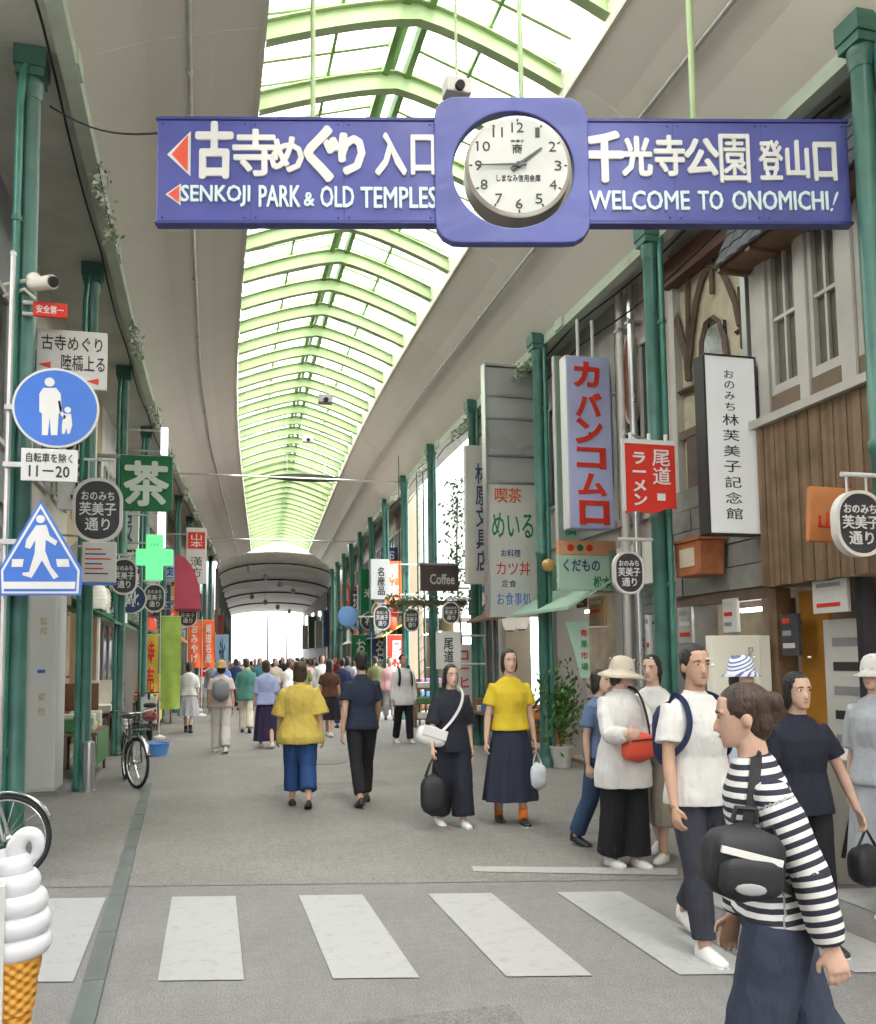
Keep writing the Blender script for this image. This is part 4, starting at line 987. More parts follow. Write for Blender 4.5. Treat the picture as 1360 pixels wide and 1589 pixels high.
# ---- gap on the right: glimpse of a low wall, lattice pole and creeper
gp = thing('lattice_pole', 'thin teal lattice pole standing in the bright gap of sky', 'pole', (PX(657, 900, 5.25).x, PX(657, 900, 5.25).y + .2, 0))
for x in (-.08, .08): MB().cyl((x, 0, 0), (x, 0, 6.3), .025, 8).build('upright', M_teal, gp)
for k in range(20): MB().bar((-.08, 0, .3 + .3 * k), (.08, 0, .3 + .3 * ((k % 2) + k) if False else .45 + .3 * k), .015, .015).build('lattice_bar', M_teal, gp)
M_leaf = mat('creeper_leaf', (.07, .15, .035), .55, .45, 12); M_leaf2 = mat('plant_leaf', (.06, .16, .03), .5, .4, 12)
def leaf_cloud(n, fn, size, seed):
    rg = random.Random(seed); mb = MB()
    for _ in range(n):
        c_ = Vector(fn(rg)); a_ = Vector((rg.gauss(0, 1), rg.gauss(0, 1), rg.gauss(0, 1))).normalized(); b_ = a_.orthogonal().normalized(); d_ = a_.cross(b_)
        s_ = size * rg.uniform(.6, 1.3)
        mb.add([c_ - b_ * s_, c_ + d_ * s_ * .45, c_ + b_ * s_, c_ - d_ * s_ * .45 + a_ * s_ * .2], [(0, 1, 2, 3)])
    return mb
cp = PX(700, 800, 5.5); cr2 = thing('hanging_creeper', 'leafy green creeper hanging at the edge of the bright gap', 'plant', (5.5, 18.55, 0))
MB().tube([(0, 0, 0), (.02, .1, 2.0), (-.05, .2, 3.6), (.05, .3, 5.6)], [.03, .025, .02, .012], 6).build('stem', M_wood, cr2)
leaf_cloud(520, lambda g: (g.gauss(-.05, .13), .25 + g.gauss(0, .22), 2.4 + 3.2 * g.random() ** .8), .06, 5).build('foliage', M_leaf, cr2)
g2 = thing('hanging_planter', 'long hanging planter of green leaves under the brown cafe sign', 'planter', (PY(670, 935, 18.4).x, 18.4, PY(670, 935, 18.4).z))
bxp('trough', M_wood, g2, -.9, -.09, -.06, .75, .09, .04); leaf_cloud(420, lambda g: (g.uniform(-1.0, .85), g.gauss(0, .12), g.gauss(.0, .1)), .055, 6).build('foliage', M_leaf2, g2)
for x in (-.7, .6): MB().cyl((x, 0, .04), (x, 0, 3.2), .008, 6).build('wire', M_dark, g2)
lw = thing('garden_wall', 'low pinkish wall closing the bright gap on the right', 'wall', (6.6, 21.1, 0))
bxp('wall_body', WALLS['pink'], lw, 0, -2.7, 0, .2, 2.8, 1.5); bxp('coping', M_stone, lw, -.05, -2.75, 1.502, .25, 2.85, 1.58)

# ---- far end: lower vault, portal and the open street beyond
ev = thing('low_end_canopy', 'beige arched ceiling sloping down beyond the end of the skylight', 'canopy', (bend(49) + 2.0, 49.0, 0))
seg = 16; NP = 9
def end_sec(y, up=0.0):
    k_ = y / 22.0; rise = .95 - .35 * k_; base = 6.62 - 1.75 * k_ ** .8; wd = 3.35 + .3 * k_
    return [(wd * math.cos(math.pi * i / seg) + .067 * y, y, base + up + rise * math.sin(math.pi * i / seg)) for i in range(seg + 1)]
for k in range(NP):
    ya_, yb_ = 22 * k / NP + .01, 22 * (k + 1) / NP - .01
    MB().loft([end_sec(y) + end_sec(y, .08)[::-1] for y in (ya_, yb_)]).build('ceiling_panel', M_ceil if k % 2 else M_cream, ev)
    if k % 2: MB().tube([(x, y, z - .02) for x, y, z in end_sec(ya_)], .06, 6).build('ceiling_rib', mat('end_brown', (.085, .075, .062), .7, .2), ev)
    for s_ in (-1, 1): bxp('canopy_post', M_teal if k % 2 else M_timber, ev, s_ * 3.3 - .09 + .067 * ya_, ya_ + .1, 0, s_ * 3.3 + .09 + .067 * ya_, ya_ + .28, end_sec(ya_)[0][2])
M_endbrown = MATS['end_brown']
for k in range(8):
    y = 2 + 2.4 * k; MB().ell((-1.6 + .9 * (k % 4) + .067 * y, y, end_sec(y)[8][2] - .45), (.15, .15, .19), 12, 8).build('canopy_lantern', M_offw, ev, smooth=True)
    MB().cyl((-1.6 + .9 * (k % 4) + .067 * y, y, end_sec(y)[8][2] - .27), (-1.6 + .9 * (k % 4) + .067 * y, y, end_sec(y)[8][2] - .05), .01, 6).build('lantern_cord', M_dark, ev)
for k, x in enumerate((-1.5, -.6, .3, .9, 1.3)): bxp('slim_post', (M_galv, M_timber)[k % 2], ev, x + 1.5, 21.8, 0, x + 1.57 + .06 * (k % 2), 21.9, 5.0)
fe = thing('far_corner_house', 'brownish house closing the right half of the far arcade end', 'building', (PY(496, 1000, 77.5).x, 77.5, 0))
bxp('wall', WALLS['pink'], fe, -.6, 0, 0, 3.2, 6, 6.2)
for j in range(4): bxp('window', M_dglass, fe, -.35 + .85 * j, -.03, 2.6, .15 + .85 * j, .0, 4.2)
for j in range(3): bxp('upright_sign', (M_offw, M_whiteS, M_ovalblk)[j], fe, -.5 + 1.1 * j, -.9, 2.4, -.1 + 1.1 * j, -.75, 5.2)
bxp('shop_front', M_timber, fe, -.55, -.05, 0, 3.1, -.031, 2.3)
for k, (lb, m, x0_, x1_, hh) in enumerate((('far grey building right of the arcade end', WALLS['grey'], 3.6, 5.4, 7), ('far dark building left of the arcade end', WALLS['slate'], -12, -3.6, 9))):
    fb_ = thing('far_building', lb, 'building', (bend(52) + 2.0, 49.9, 0))
    bxp('wall', m, fb_, x0_, 0, 0, x1_, 22, hh)
    for j in range(5):
        xx = x0_ - .03 if x0_ > 0 else x1_
        bxp('window', M_dglass, fb_, xx, 2 + 4 * j, 3.4, xx + .03, 3.6 + 4 * j, 5)
        bxp('shop_sign', FAS[(j * 3 + k) % 10], fb_, xx - (.5 if x0_ > 0 else 0), 1.2 + 4 * j, 2.4, xx + (.5 if x0_ < 0 else 0) + .02, 1.4 + 4 * j, 4.2 + .5 * (j % 2))
# ================================================================ people
SKIN = mat('skin_light', (.56, .36, .27), .5, .06, 20, spec=.35); SKIN2 = mat('skin_tan', (.48, .29, .2), .5, .06, 20, spec=.35)
HAIRB = mat('hair_black', (.018, .015, .014), .4, .3, 40, .3, 120); HAIRD = mat('hair_brown', (.05, .03, .02), .4, .3, 40, .3, 120); HAIRG = mat('hair_grey', (.3, .29, .28), .5, .2, 40, .3, 120)
M_eye = mat('eye_white', (.7, .68, .65), .3, 0); M_iris = mat('eye_dark', (.02, .014, .01), .2, 0); M_lip = mat('lip', (.42, .17, .15), .5, .05)
def add_bump(m, sc, scale, st, dist):            # broad hanging folds or hair strands
    N = m.node_tree.nodes; L = m.node_tree.links; b = N['Principled BSDF']
    tc = N.new('ShaderNodeTexCoord'); mp = N.new('ShaderNodeMapping'); mp.inputs['Scale'].default_value = sc
    n = N.new('ShaderNodeTexNoise'); n.inputs['Scale'].default_value = scale; n.inputs['Detail'].default_value = 4; n.inputs['Distortion'].default_value = .6
    bp = N.new('ShaderNodeBump'); bp.inputs['Strength'].default_value = st; bp.inputs['Distance'].default_value = dist
    L.new(tc.outputs['Object'], mp.inputs['Vector']); L.new(mp.outputs[0], n.inputs['Vector']); L.new(n.outputs['Fac'], bp.inputs['Height'])
    old = b.inputs['Normal'].links[0].from_socket if b.inputs['Normal'].links else None
    if old: L.new(old, bp.inputs['Normal'])
    L.new(bp.outputs[0], b.inputs['Normal'])
for _h in (HAIRB, HAIRD, HAIRG): add_bump(_h, (30, 30, 4), 3, .9, .012)
def cloth(name, hx, rough=.85, var=.1, bump=.25):
    if not hx or 'cloth_' + name in MATS: return MATS['cloth_' + name]
    m = mat('cloth_' + name, hexc(hx), rough, var, 7, bump, 220, spec=.2)
    add_bump(m, (5, 5, 1.6), 2.2, .55, .035); return m
TODO = []
def skin_obj(mb, name, m, parent, vox, smooth=3, fold=0.0, fsize=.12):
    o = mb.build(name, m, parent)
    md = o.modifiers.new('r', 'REMESH'); md.mode = 'VOXEL'; md.voxel_size = vox; md.use_smooth_shade = True
    md = o.modifiers.new('s', 'SMOOTH'); md.iterations = smooth; md.factor = .5
    if fold:
        tx = bpy.data.textures.get('folds%g' % fsize) or bpy.data.textures.new('folds%g' % fsize, 'CLOUDS'); tx.noise_scale = fsize; tx.noise_depth = 2
        md = o.modifiers.new('d', 'DISPLACE'); md.texture = tx; md.strength = fold; md.mid_level = .5; md.texture_coords = 'LOCAL'
    TODO.append(o); return o
def er(c, rx, ry, n=16, ax=None, p=1.0):
    out = []
    for k in range(n):
        a = 2 * math.pi * k / n; x, y = math.cos(a), math.sin(a)
        out.append(Vector(c) + Vector((rx * math.copysign(abs(x) ** p, x), ry * math.copysign(abs(y) ** p, y), 0)))
    return out
def person(label, loc, face, h=1.65, skin=SKIN, top=None, bottom=None, shoes=None, hair=('short', HAIRB), arms=((5, 8, 12), (-5, 8, 12)), legs=((10, 5), (-12, 14)),
           lean=0, turn=0, nod=0, vox=.01, hat=None, g=1.0, detail=False, sock=None, group=None, twist=0):
    K = h / 1.70
    root = thing('person', label, 'person', (loc[0], loc[1], 0), R(face), group)
    J = {}
    LN = R(lean)
    def sp_(x, y, z):                       # spine bend forward about the pelvis
        d = z - .95; tw = R(twist) * max(0, min(1, d / .4)); x, y = x * math.cos(tw) - y * math.sin(tw), x * math.sin(tw) + y * math.cos(tw)
        if d <= 0: return Vector((x, y, z))
        return Vector((x, y * math.cos(LN) - d * math.sin(LN), .95 + d * math.cos(LN) + y * math.sin(LN) * -1))
    for i, s in ((0, 1), (1, -1)):
        sw, ab, el = [R(v) for v in arms[i]]
        S = sp_(s * .165 * g ** .5, .008, 1.352); J['sh', i] = S
        tw = R(twist)
        def rt(v): return Vector((v.x * math.cos(tw) - v.y * math.sin(tw), v.x * math.sin(tw) + v.y * math.cos(tw), v.z))
        d1 = Vector((s * math.sin(ab), -math.sin(sw) * math.cos(ab), -math.cos(sw) * math.cos(ab)))
        d2 = Vector((s * math.sin(ab) * .6, -math.sin(sw + el) * math.cos(ab), -math.cos(sw + el) * math.cos(ab))).normalized()
        d1, d2 = rt(d1), rt(d2)
        E_ = S + d1 * .285; Wr = E_ + d2 * .25; J['el', i] = E_; J['wr', i] = Wr; J['hd', i] = d2; J['hand', i] = Wr + d2 * .12
        hs, kn = [R(v) for v in legs[i]]
        Hp = Vector((s * .088, 0, .90)); l1 = Vector((0, -math.sin(hs), -math.cos(hs))); l2 = Vector((0, -math.sin(hs - kn), -math.cos(hs - kn)))
        Kn = Hp + l1 * .43; An = Kn + l2 * .40; J['hip', i] = Hp; J['kn', i] = Kn; J['an', i] = An; J['ft', i] = hs - kn
    dz = -min(J['an', 0].z - .07, J['an', 1].z - .07)
    # body: torso, limbs, head, hands as one closed skin
    b = MB()
    tor = [(.84, .15, .105, 0), (.93, .162, .112, .0), (1.02, .145, .10, .0), (1.10, .132, .092, .0), (1.22, .15, .108, -.005), (1.31, .155, .106, -.003), (1.37, .135, .086, .004), (1.41, .098, .07, .008), (1.445, .062, .06, .008), (1.47, .054, .057, .006), (1.52, .05, .055, .0), (1.56, .045, .05, -.005)]
    def torso(mb, off=0.0, z0=0, z1=9, flare=0, extra=None):
        rings = []
        for z, rx, ry, yo in tor:
            if z < z0 - 1e-6 or z > z1 + 1e-6: continue
            fl = flare * max(0, min(1, (1.15 - z) / .3))
            rings.append([sp_(p.x, p.y, p.z) for p in er((0, yo, z), rx * g + off + fl, ry * g + off + fl, 18, p=.85)])
        if extra: rings = [[sp_(p.x, p.y, p.z) for p in er((0, 0, z), rx, ry, 18, p=.85)] for z, rx, ry in extra] + rings
        mb.loft(rings)
    torso(b)
    hb = sp_(0, -.012, 1.505); HM = Matrix.Translation(hb) @ Matrix.Rotation(R(turn + twist), 4, 'Z') @ Matrix.Rotation(R(nod) + LN * .4, 4, 'X')
    rings = []
    for z, rx, ry, yo in ((.0, .026, .03, -.058), (.018, .042, .045, -.045), (.05, .055, .072, -.022), (.08, .063, .087, -.008), (.115, .069, .094, .0), (.15, .073, .098, .005), (.185, .067, .09, .008), (.21, .047, .064, .010), (.223, .018, .024, .010)):
        rings.append([HM @ p for p in er((0, yo, z), rx, ry, 18, p=.92)])
    b.loft(rings)
    b.tube([HM @ Vector((0, .02, -.03)), HM @ Vector((0, .012, .06))], .052, 12)
    b.tube([HM @ Vector((0, -.088, .115)), HM @ Vector((0, -.102, .085)), HM @ Vector((0, -.106, .072)), HM @ Vector((0, -.09, .064))], [.007, .010, .0135, .008], 8)
    for s in (-1, 1): b.ell(HM @ Vector((s * .073, .012, .098)), (.010, .019, .03), 8, 6, HM.to_3x3())
    for s in (-1, 1): b.ell(HM @ Vector((s * .034, -.074, .136)), (.024, .014, .008), 8, 6, HM.to_3x3())
    for i, s in ((0, 1), (1, -1)):
        S, E_, Wr, d2 = J['sh', i], J['el', i], J['wr', i], J['hd', i]
        ins = S + (sp_(0, 0, 1.34) - S) * .3
        b.tube([ins, S, S.lerp(E_, .3), S.lerp(E_, .75), E_, E_.lerp(Wr, .25), E_.lerp(Wr, .7), Wr], [.045, .05 * g, .046 * g, .039 * g, .036, .038, .029, .025], 12)
        fwd = Vector((0, -1, 0)); nrm = Vector((-s, 0, 0)); sd = (fwd - d2 * fwd.dot(d2)); 
        if sd.length < .2: sd = Vector((0, 0, 1)) - d2 * d2.z
        sd.normalize(); nrm = d2.cross(sd).normalized(); nrm = nrm if nrm.x * -s > 0 else -nrm
        pe = Wr + d2 * .085
        b.tube([Wr - d2 * .01, Wr + d2 * .03, Wr + d2 * .065, pe], [.024, .036, .042, .038], 10, flat=.45, up=nrm) if False else b.loft([[c_ + sd * (r_ * math.cos(a)) + nrm * (r_ * .42 * math.sin(a)) for a in [2 * math.pi * k / 10 for k in range(10)]] for c_, r_ in ((Wr - d2 * .01, .026), (Wr + d2 * .03, .035), (Wr + d2 * .065, .042), (pe, .038))])
        fr = .0085 if vox < .008 else .0105
        for k, (off, ln) in enumerate(((.031, .066), (.0105, .076), (-.0105, .07), (-.031, .054))):
            c0 = pe + sd * off - d2 * .012; c1 = c0 + (d2 * .9 + nrm * .25 + sd * off * 1.2).normalized() * ln * .5; c2 = c1 + (d2 * .6 + nrm * .75).normalized() * ln * .32; c3 = c2 + (d2 * .15 + nrm * .95).normalized() * ln * .26
            b.tube([c0, c1, c2, c3], [fr * 1.05, fr, fr * .95, fr * .8], 8)
        t0 = Wr + d2 * .025 + sd * .026; t1 = t0 + (d2 * .6 + sd * .7 + nrm * .3).normalized() * .04; t2 = t1 + (d2 * .9 + nrm * .45 + sd * .1).normalized() * .034
        b.tube([t0, t1, t2], [.013, .011, .0085], 8)
        Hp, Kn, An = J['hip', i], J['kn', i], J['an', i]
        b.tube([Hp + Vector((0, 0, .03)), Hp.lerp(Kn, .2), Hp.lerp(Kn, .6), Kn, Kn.lerp(An, .25), Kn.lerp(An, .7), An, An + Vector((0, 0, -.03))], [.08 * g, .082 * g, .066 * g, .052, .054 * g, .042, .036, .036], 12)
        fa = J['ft', i]; fd = Vector((0, -math.cos(fa * .6), -math.sin(fa * .6) * -.0 + (-.25 if fa < -.15 else 0.0)))
        b.tube([An + Vector((0, .035, -.035)), An + fd * .05 + Vector((0, 0, -.045)), An + fd * .13 + Vector((0, 0, -.055))], [.034, .034, .026], 10, flat=.8)
        J['fd', i] = fd
    def sc(o): o.scale = (K, K, K); o.location.z = dz * K; return o
    sc(skin_obj(b, 'body', skin, root, vox, 3))
    # eyes, lips
    if detail or vox <= .0125:
        for s in (-1, 1):
            MB().ell(HM @ Vector((s * .031, -.083, .118)), (.014, .006, .0065), 10, 6, HM.to_3x3()).build('eye', M_eye, root, smooth=True)
            sc(root.children[-1]); e_ = root.children[-1]
            o = MB().ell(HM @ Vector((s * .031, -.0885, .118)), (.0062, .002, .006), 10, 6, HM.to_3x3()).build('iris', M_iris, e_, smooth=True)
            sc(MB().tube([HM @ Vector((s * .013, -.0925, .134)), HM @ Vector((s * .03, -.0915, .139)), HM @ Vector((s * .05, -.077, .135))], [.003, .004, .002], 6).build('eyebrow', hair[1], root))
        sc(MB().ell(HM @ Vector((0, -.0905, .043)), (.02, .007, .007), 10, 6, HM.to_3x3()).build('lips', M_lip, root, smooth=True))
    # hair
    st, hm = hair; hb_ = MB()
    if st != 'none':
        M3 = HM.to_3x3()
        hb_.ell(HM @ Vector((0, .016, .148)), (.083, .103, .092), 16, 10, M3)
        hb_.ell(HM @ Vector((0, .048, .09)), (.07, .062, .085), 14, 8, M3)
        if st in ('bob', 'long', 'tail'):
            for s in (-1, 1): hb_.ell(HM @ Vector((s * .066, .018, .085)), (.022, .05, .085 if st != 'tail' else .05), 10, 8, M3)
        if st == 'bob': hb_.ell(HM @ Vector((0, .05, .05)), (.08, .055, .085), 14, 8, M3)
        if st == 'long': hb_.ell(HM @ Vector((0, .062, -.05)), (.09, .045, .19), 14, 10, M3)
        if st == 'tail': hb_.tube([HM @ Vector(p) for p in ((0, .1, .14), (0, .145, .11), (0, .15, .02), (0, .13, -.08))], [.022, .034, .032, .012], 10)
        if st == 'bun': hb_.ell(HM @ Vector((0, .115, .15)), (.045, .042, .042), 12, 8, M3)
        sc(skin_obj(hb_, 'hair', hm, root, max(vox, .008), 4, .006, .03))
    if hat:
        kind, hmt = hat; mb = MB(); M3 = HM.to_3x3()
        cr_ = [(.10, .118), (.098, .15), (.09, .19), (.07, .225), (.03, .243)]
        rings = [[HM @ p for p in er((0, .012, z), r_ * .93, r_ * 1.12, 20)] for r_, z in cr_]
        if kind == 'brim':
            bot = [[HM @ (p + Vector((0, 0, -.02 * abs(math.cos(2 * math.pi * k / 20 + .6))))) for k, p in enumerate(er((0, .005, z), r_, r_ * 1.1, 20))] for r_, z in ((.185, .078), (.19, .084), (.14, .112))]
            rings = bot + rings
        if kind == 'bucket': rings = [[HM @ p for p in er((0, .008, z), r_ * .95, r_ * 1.12, 20)] for r_, z in ((.142, .085), (.146, .088))] + rings
        mb.loft(rings)
        if kind == 'cap':
            mb.loft([[HM @ Vector((.07 * math.cos(a), -.07 - d_ - .05 * math.sin(a) * (d_ > .0), .122 - d_ * .25 + zz)) for a, zz in [(math.pi * i / 8, 0) for i in range(9)] + [(math.pi * (8 - i) / 8, .008) for i in range(9)]] for d_ in (0.0, .055)])
        sc(mb.build('hat', hmt, root, smooth=True))
    # top
    if top:
        m = top['m']; off = top.get('loose', .014); hem = top.get('hem', .88); sl = top.get('sleeve', 'short'); mb = MB()
        torso(mb, off, max(hem, .93), 1.446, top.get('flare', .01), [(z, .162 * g + off + top.get('flare', .01) * 1.6, .112 * g + off + top.get('flare', .01) * 1.6) for z in ([hem, (hem + .93) / 2] if hem < .92 else [])])
        mb.tube([sp_(0, .008, 1.43), sp_(0, .004, 1.472)], [.075 + off * .2, .062], 14)
        for i, s in ((0, 1), (1, -1)):
            S, E_, Wr = J['sh', i], J['el', i], J['wr', i]; so = min(off, .03) * .6 + top.get('sl_loose', .006); ins = S + (sp_(0, 0, 1.31) - S) * .5
            if sl == 'none': mb.tube([ins, S + (ins - S) * .1], [.07, .055 + off], 12); continue
            pth = [ins, S, S.lerp(E_, .35)]; rd_ = [.06, .052 * g + so * .55, .05 * g + so]
            fs_ = {'short': .62, 'half': .95}.get(sl)
            if fs_: pth += [S.lerp(E_, fs_)]; rd_ += [.05 * g + so * 1.25]
            else: pth += [S.lerp(E_, .8), E_, E_.lerp(Wr, .3), E_.lerp(Wr, .75), E_.lerp(Wr, .97)]; rd_ += [.044 * g + so, .043 + so, .043 + so, .036 + so, .033 + so * .6]
            mb.tube(pth, rd_, 14)
        o = sc(skin_obj(mb, top.get('name', 'shirt'), m, root, max(vox * 1.1, .0075), 4, top.get('fold', .03) * .5, top.get('fsize', .15)))
        if top.get('stripe'): o['striped'] = 1; root['_J'] = 0; STRIPE[o.name] = (J, K, dz, sp_)
    if bottom:
        m = bottom['m']; hem = bottom.get('hem', .09); wd = bottom.get('wide', .012)
        if bottom['kind'] == 'pants':
            mb = MB(); torso(mb, .008, 0, 1.03, 0)
            for i in (0, 1):
                Hp, Kn, An = J['hip', i], J['kn', i], J['an', i]; end = Kn.lerp(An, max(0, min(1, (.5 - hem) / .43))) if hem < .47 else Hp.lerp(Kn, .85)
                w1 = wd; mb.tube([Hp + Vector((0, 0, .05)), Hp.lerp(Kn, .12), Hp.lerp(Kn, .6), Kn, Kn.lerp(end, .5), end], [.084 * g + .01, .09 * g + w1 * .6, .072 * g + w1 * .8, .058 + w1, .054 + w1 * 1.15, .044 + w1 * 1.35], 14)
            sc(skin_obj(mb, 'trousers', m, root, max(vox * 1.15, .008), 4, bottom.get('fold', .022) * .6, .13))
        else:
            mb = MB(); rings = []; fl = bottom.get('flare', .14); n = 48; zt = 1.04
            stg = (J['an', 0].y + J['an', 1].y) / 2
            for q in range(9):
                t_ = q / 8; z = zt + (hem - zt) * t_
                rx = .14 * g + .04 * min(1, t_ * 3) + fl * t_; ry = .10 * g + .035 * min(1, t_ * 3) + fl * t_ * .85
                rings.append([Vector(((rx + .016 * t_ * math.sin(9 * a + 1)) * math.cos(a), (ry + .016 * t_ * math.sin(9 * a + 1)) * math.sin(a) + stg * t_ * .5, z)) for a in [2 * math.pi * k / n for k in range(n)]])
            mb.loft(rings); sc(mb.build('skirt', m, root, smooth=50))
    for i in (0, 1):
        An, fd = J['an', i], J['fd', i]
        if sock:
            sc(MB().tube([An + Vector((0, 0, .10)), An + Vector((0, 0, .02)), An + Vector((0, .0, -.03))], [.046, .044, .044], 12).build('sock', sock, root, smooth=True))
        if shoes:
            mb = MB(); hl = An + Vector((0, .05, -.048)); toe = fd * .215
            mb.loft([[c_ + Vector((rx * math.cos(a), 0, max(-.022, rz_ * math.sin(a)))) for a in [2 * math.pi * k / 14 for k in range(14)]] for c_, rx, rz_ in ((hl + Vector((0, .016, 0)), .024, .05), (hl, .037, .068), (hl + toe * .28, .041, .068), (hl + toe * .5, .045, .05), (hl + toe * .8, .046, .034), (hl + toe * 1.0, .036, .026), (hl + toe * 1.1, .018, .014))])
            sc(mb.build('shoe', shoes, root, smooth=True))
            if detail:
                so_ = MB(); so_.loft([[c_ + Vector((rx * math.cos(a), 0, -.016 + .009 * math.sin(a))) for a in [2 * math.pi * k / 14 for k in range(14)]] for c_, rx in ((hl + Vector((0, .016, 0)), .026), (hl, .038), (hl + toe * .3, .04), (hl + toe * .55, .047), (hl + toe * .85, .046), (hl + toe * 1.1, .028))])
                sc(so_.build('sole', M_whiteS, root, smooth=True))
    MW = Matrix.Translation((loc[0], loc[1], 0)) @ Matrix.Rotation(R(face), 4, 'Z')
    def W(v): return MW @ (Vector(v) * K + Vector((0, 0, dz * K)))
    return root, J, W, sp_
STRIPE = {}
def soft_box(mb, c, sx, sy, sz, M=None, bulge=.15, n=20):
    rings = []
    for k in range(9):
        t = -1 + 2 * k / 8; s = (1 - abs(t) ** 5) * (1 - .12) + .12; zz = t * sz
        s2 = 1 + bulge * (1 - t * t)
        r_ = []
        for i in range(n):
            a = 2 * math.pi * i / n; x, y = math.cos(a), math.sin(a)
            p = Vector((sx * s * math.copysign(abs(x) ** .5, x), sy * s * s2 * math.copysign(abs(y) ** .5, y), zz))
            r_.append((M @ p if M is not None else p) + Vector(c))
        rings.append(r_)
    mb.loft(rings); return mb
C = cloth
WT, BK, NV = C('white', '#d3d1ce'), C('black', '#26262a'), C('navy', '#2c3350')
SH_W = mat('shoe_white', (.7, .69, .67), .5, .08); SH_B = mat('shoe_black', (.03, .03, .032), .45, .15)

# --- the walkers nearest the camera, placed by their feet
def feet(px, py): v = GR(px, py); return (v.x, v.y)
# woman in the striped top, seen from behind
v = PD(1200, 1300, 3.03)
striped = bpy.data.materials.new('striped_knit')
p15, J15, W15, s15 = person('person in a black and white striped top with wide dark trousers, nearest the camera', (v.x, v.y), 248, 1.53, SKIN, dict(m=striped, sleeve='long', loose=.022, hem=.88, flare=.012, sl_loose=.012, fold=.03, stripe=True), dict(kind='pants', m=C('slate', '#39404f'), wide=.06, hem=.1, fold=.03), SH_W, ('bun', HAIRD), ((-22, 12, 10), (2, 2, 14)), ((14, 6), (-14, 16)), lean=7, turn=-8, nod=4, vox=.006, detail=True, g=1.02)
# man in the white T-shirt walking to the camera
p12, J12, W12, s12 = person('person in a plain white T-shirt and dark trousers walking towards the crossing', (GR(1094, 1474).x, GR(1094, 1474).y), 2, 1.68, SKIN2, dict(m=WT, sleeve='short', loose=.03, hem=.83, fold=.035), dict(kind='pants', m=C('charcoal', '#3a3b44'), wide=.018, hem=.11), SH_W, ('short', HAIRB), ((-8, 7, 10), (8, 9, 12)), ((-12, 24), (11, 3)), vox=.007, detail=True, turn=-6)
# dark T-shirt man behind her
v = PD(1240, 1150, 5.1)
p14, J14, W14, s14 = person('person in a black T-shirt coming along beyond the striped top', (v.x, v.y), -6, 1.51, SKIN, dict(m=C('black_tee', '#2b2d38'), sleeve='short', loose=.026, hem=.84), dict(kind='pants', m=BK, wide=.02), SH_B, ('bob', HAIRB), ((6, 22, 10), (-4, 8, 14)), ((8, 4), (-8, 12)), vox=.008, detail=True)
# striped sun hat further behind
v = PD(1152, 1080, 6.15)
st_hat = bpy.data.materials.new('striped_hat_cloth')
p13 = person('person in a blue-striped white bucket hat between the two men', (v.x, v.y), 10, 1.60, SKIN, dict(m=C('pale_blue', '#b9c4d6'), sleeve='short', loose=.03), dict(kind='skirt', m=C('beige', '#b8a88c'), hem=.35, flare=.1), SH_W, ('bob', HAIRB), vox=.01, hat=('bucket', st_hat))[0]
# sun hat, white cardigan, red bag
fx_ = feet(972, 1345)
p10, J10, W10, s10 = person('person in a pale sun hat, white cardigan and wide black trousers', fx_, 10, 1.60, SKIN, dict(m=WT, sleeve='long', loose=.04, hem=.66, flare=.03, sl_loose=.014, fold=.045), dict(kind='pants', m=BK, wide=.055, hem=.1), SH_W, ('bob', HAIRD), ((30, 6, 72), (26, 8, 70)), ((4, 3), (-4, 4)), nod=8, turn=28, vox=.009, hat=('brim', C('hat_beige', '#bfb5a3')), detail=True)
fx_ = feet(938, 1315)
p10b = person('person in blue half hidden behind the sun hat person', fx_, 30, 1.50, SKIN, dict(m=C('denim_top', '#5d7191'), sleeve='short', loose=.03), dict(kind='pants', m=C('jean', '#3c4f6e'), wide=.03), SH_B, ('bob', HAIRB), vox=.012)[0]
fx_ = feet(1022, 1332)
p11 = person('person in a white blouse facing the sun hat person', fx_, -50, 1.62, SKIN, dict(m=WT, sleeve='short', loose=.035), dict(kind='pants', m=C('sand', '#a39a8c'), wide=.03, hem=.3), SH_W, ('tail', HAIRB), ((20, 6, 50), (10, 6, 30)), vox=.011)[0]
# the pair walking to the camera
fx_ = feet(703, 1282)
p8, J8, W8, s8 = person('person in a long black dress with white sneakers walking to the camera', fx_, 6, 1.55, SKIN, dict(m=C('ink', '#2b2d36'), sleeve='half', loose=.03, hem=.80), dict(kind='pants', m=C('ink', '#2b2d36'), wide=.06, hem=.12), SH_W, ('long', HAIRB), ((0, 6, 12), (14, 16, 12)), ((8, 4), (-8, 10)), vox=.010, detail=True)
fx_ = feet(795, 1278)
p9, J9, W9, s9 = person('person in a bright yellow T-shirt and long dark navy skirt', fx_, -4, 1.69, SKIN, dict(m=C('yellow', '#cdb235'), sleeve='short', loose=.03, hem=.93, fold=.03), dict(kind='skirt', m=C('skirt_navy', '#2f3340'), hem=.24, flare=.10), SH_B, ('bob', HAIRB), ((2, 9, 10), (-2, 12, 10)), ((9, 4), (-8, 9)), sock=C('orange_sock', '#d8722f'), vox=.010, detail=True)
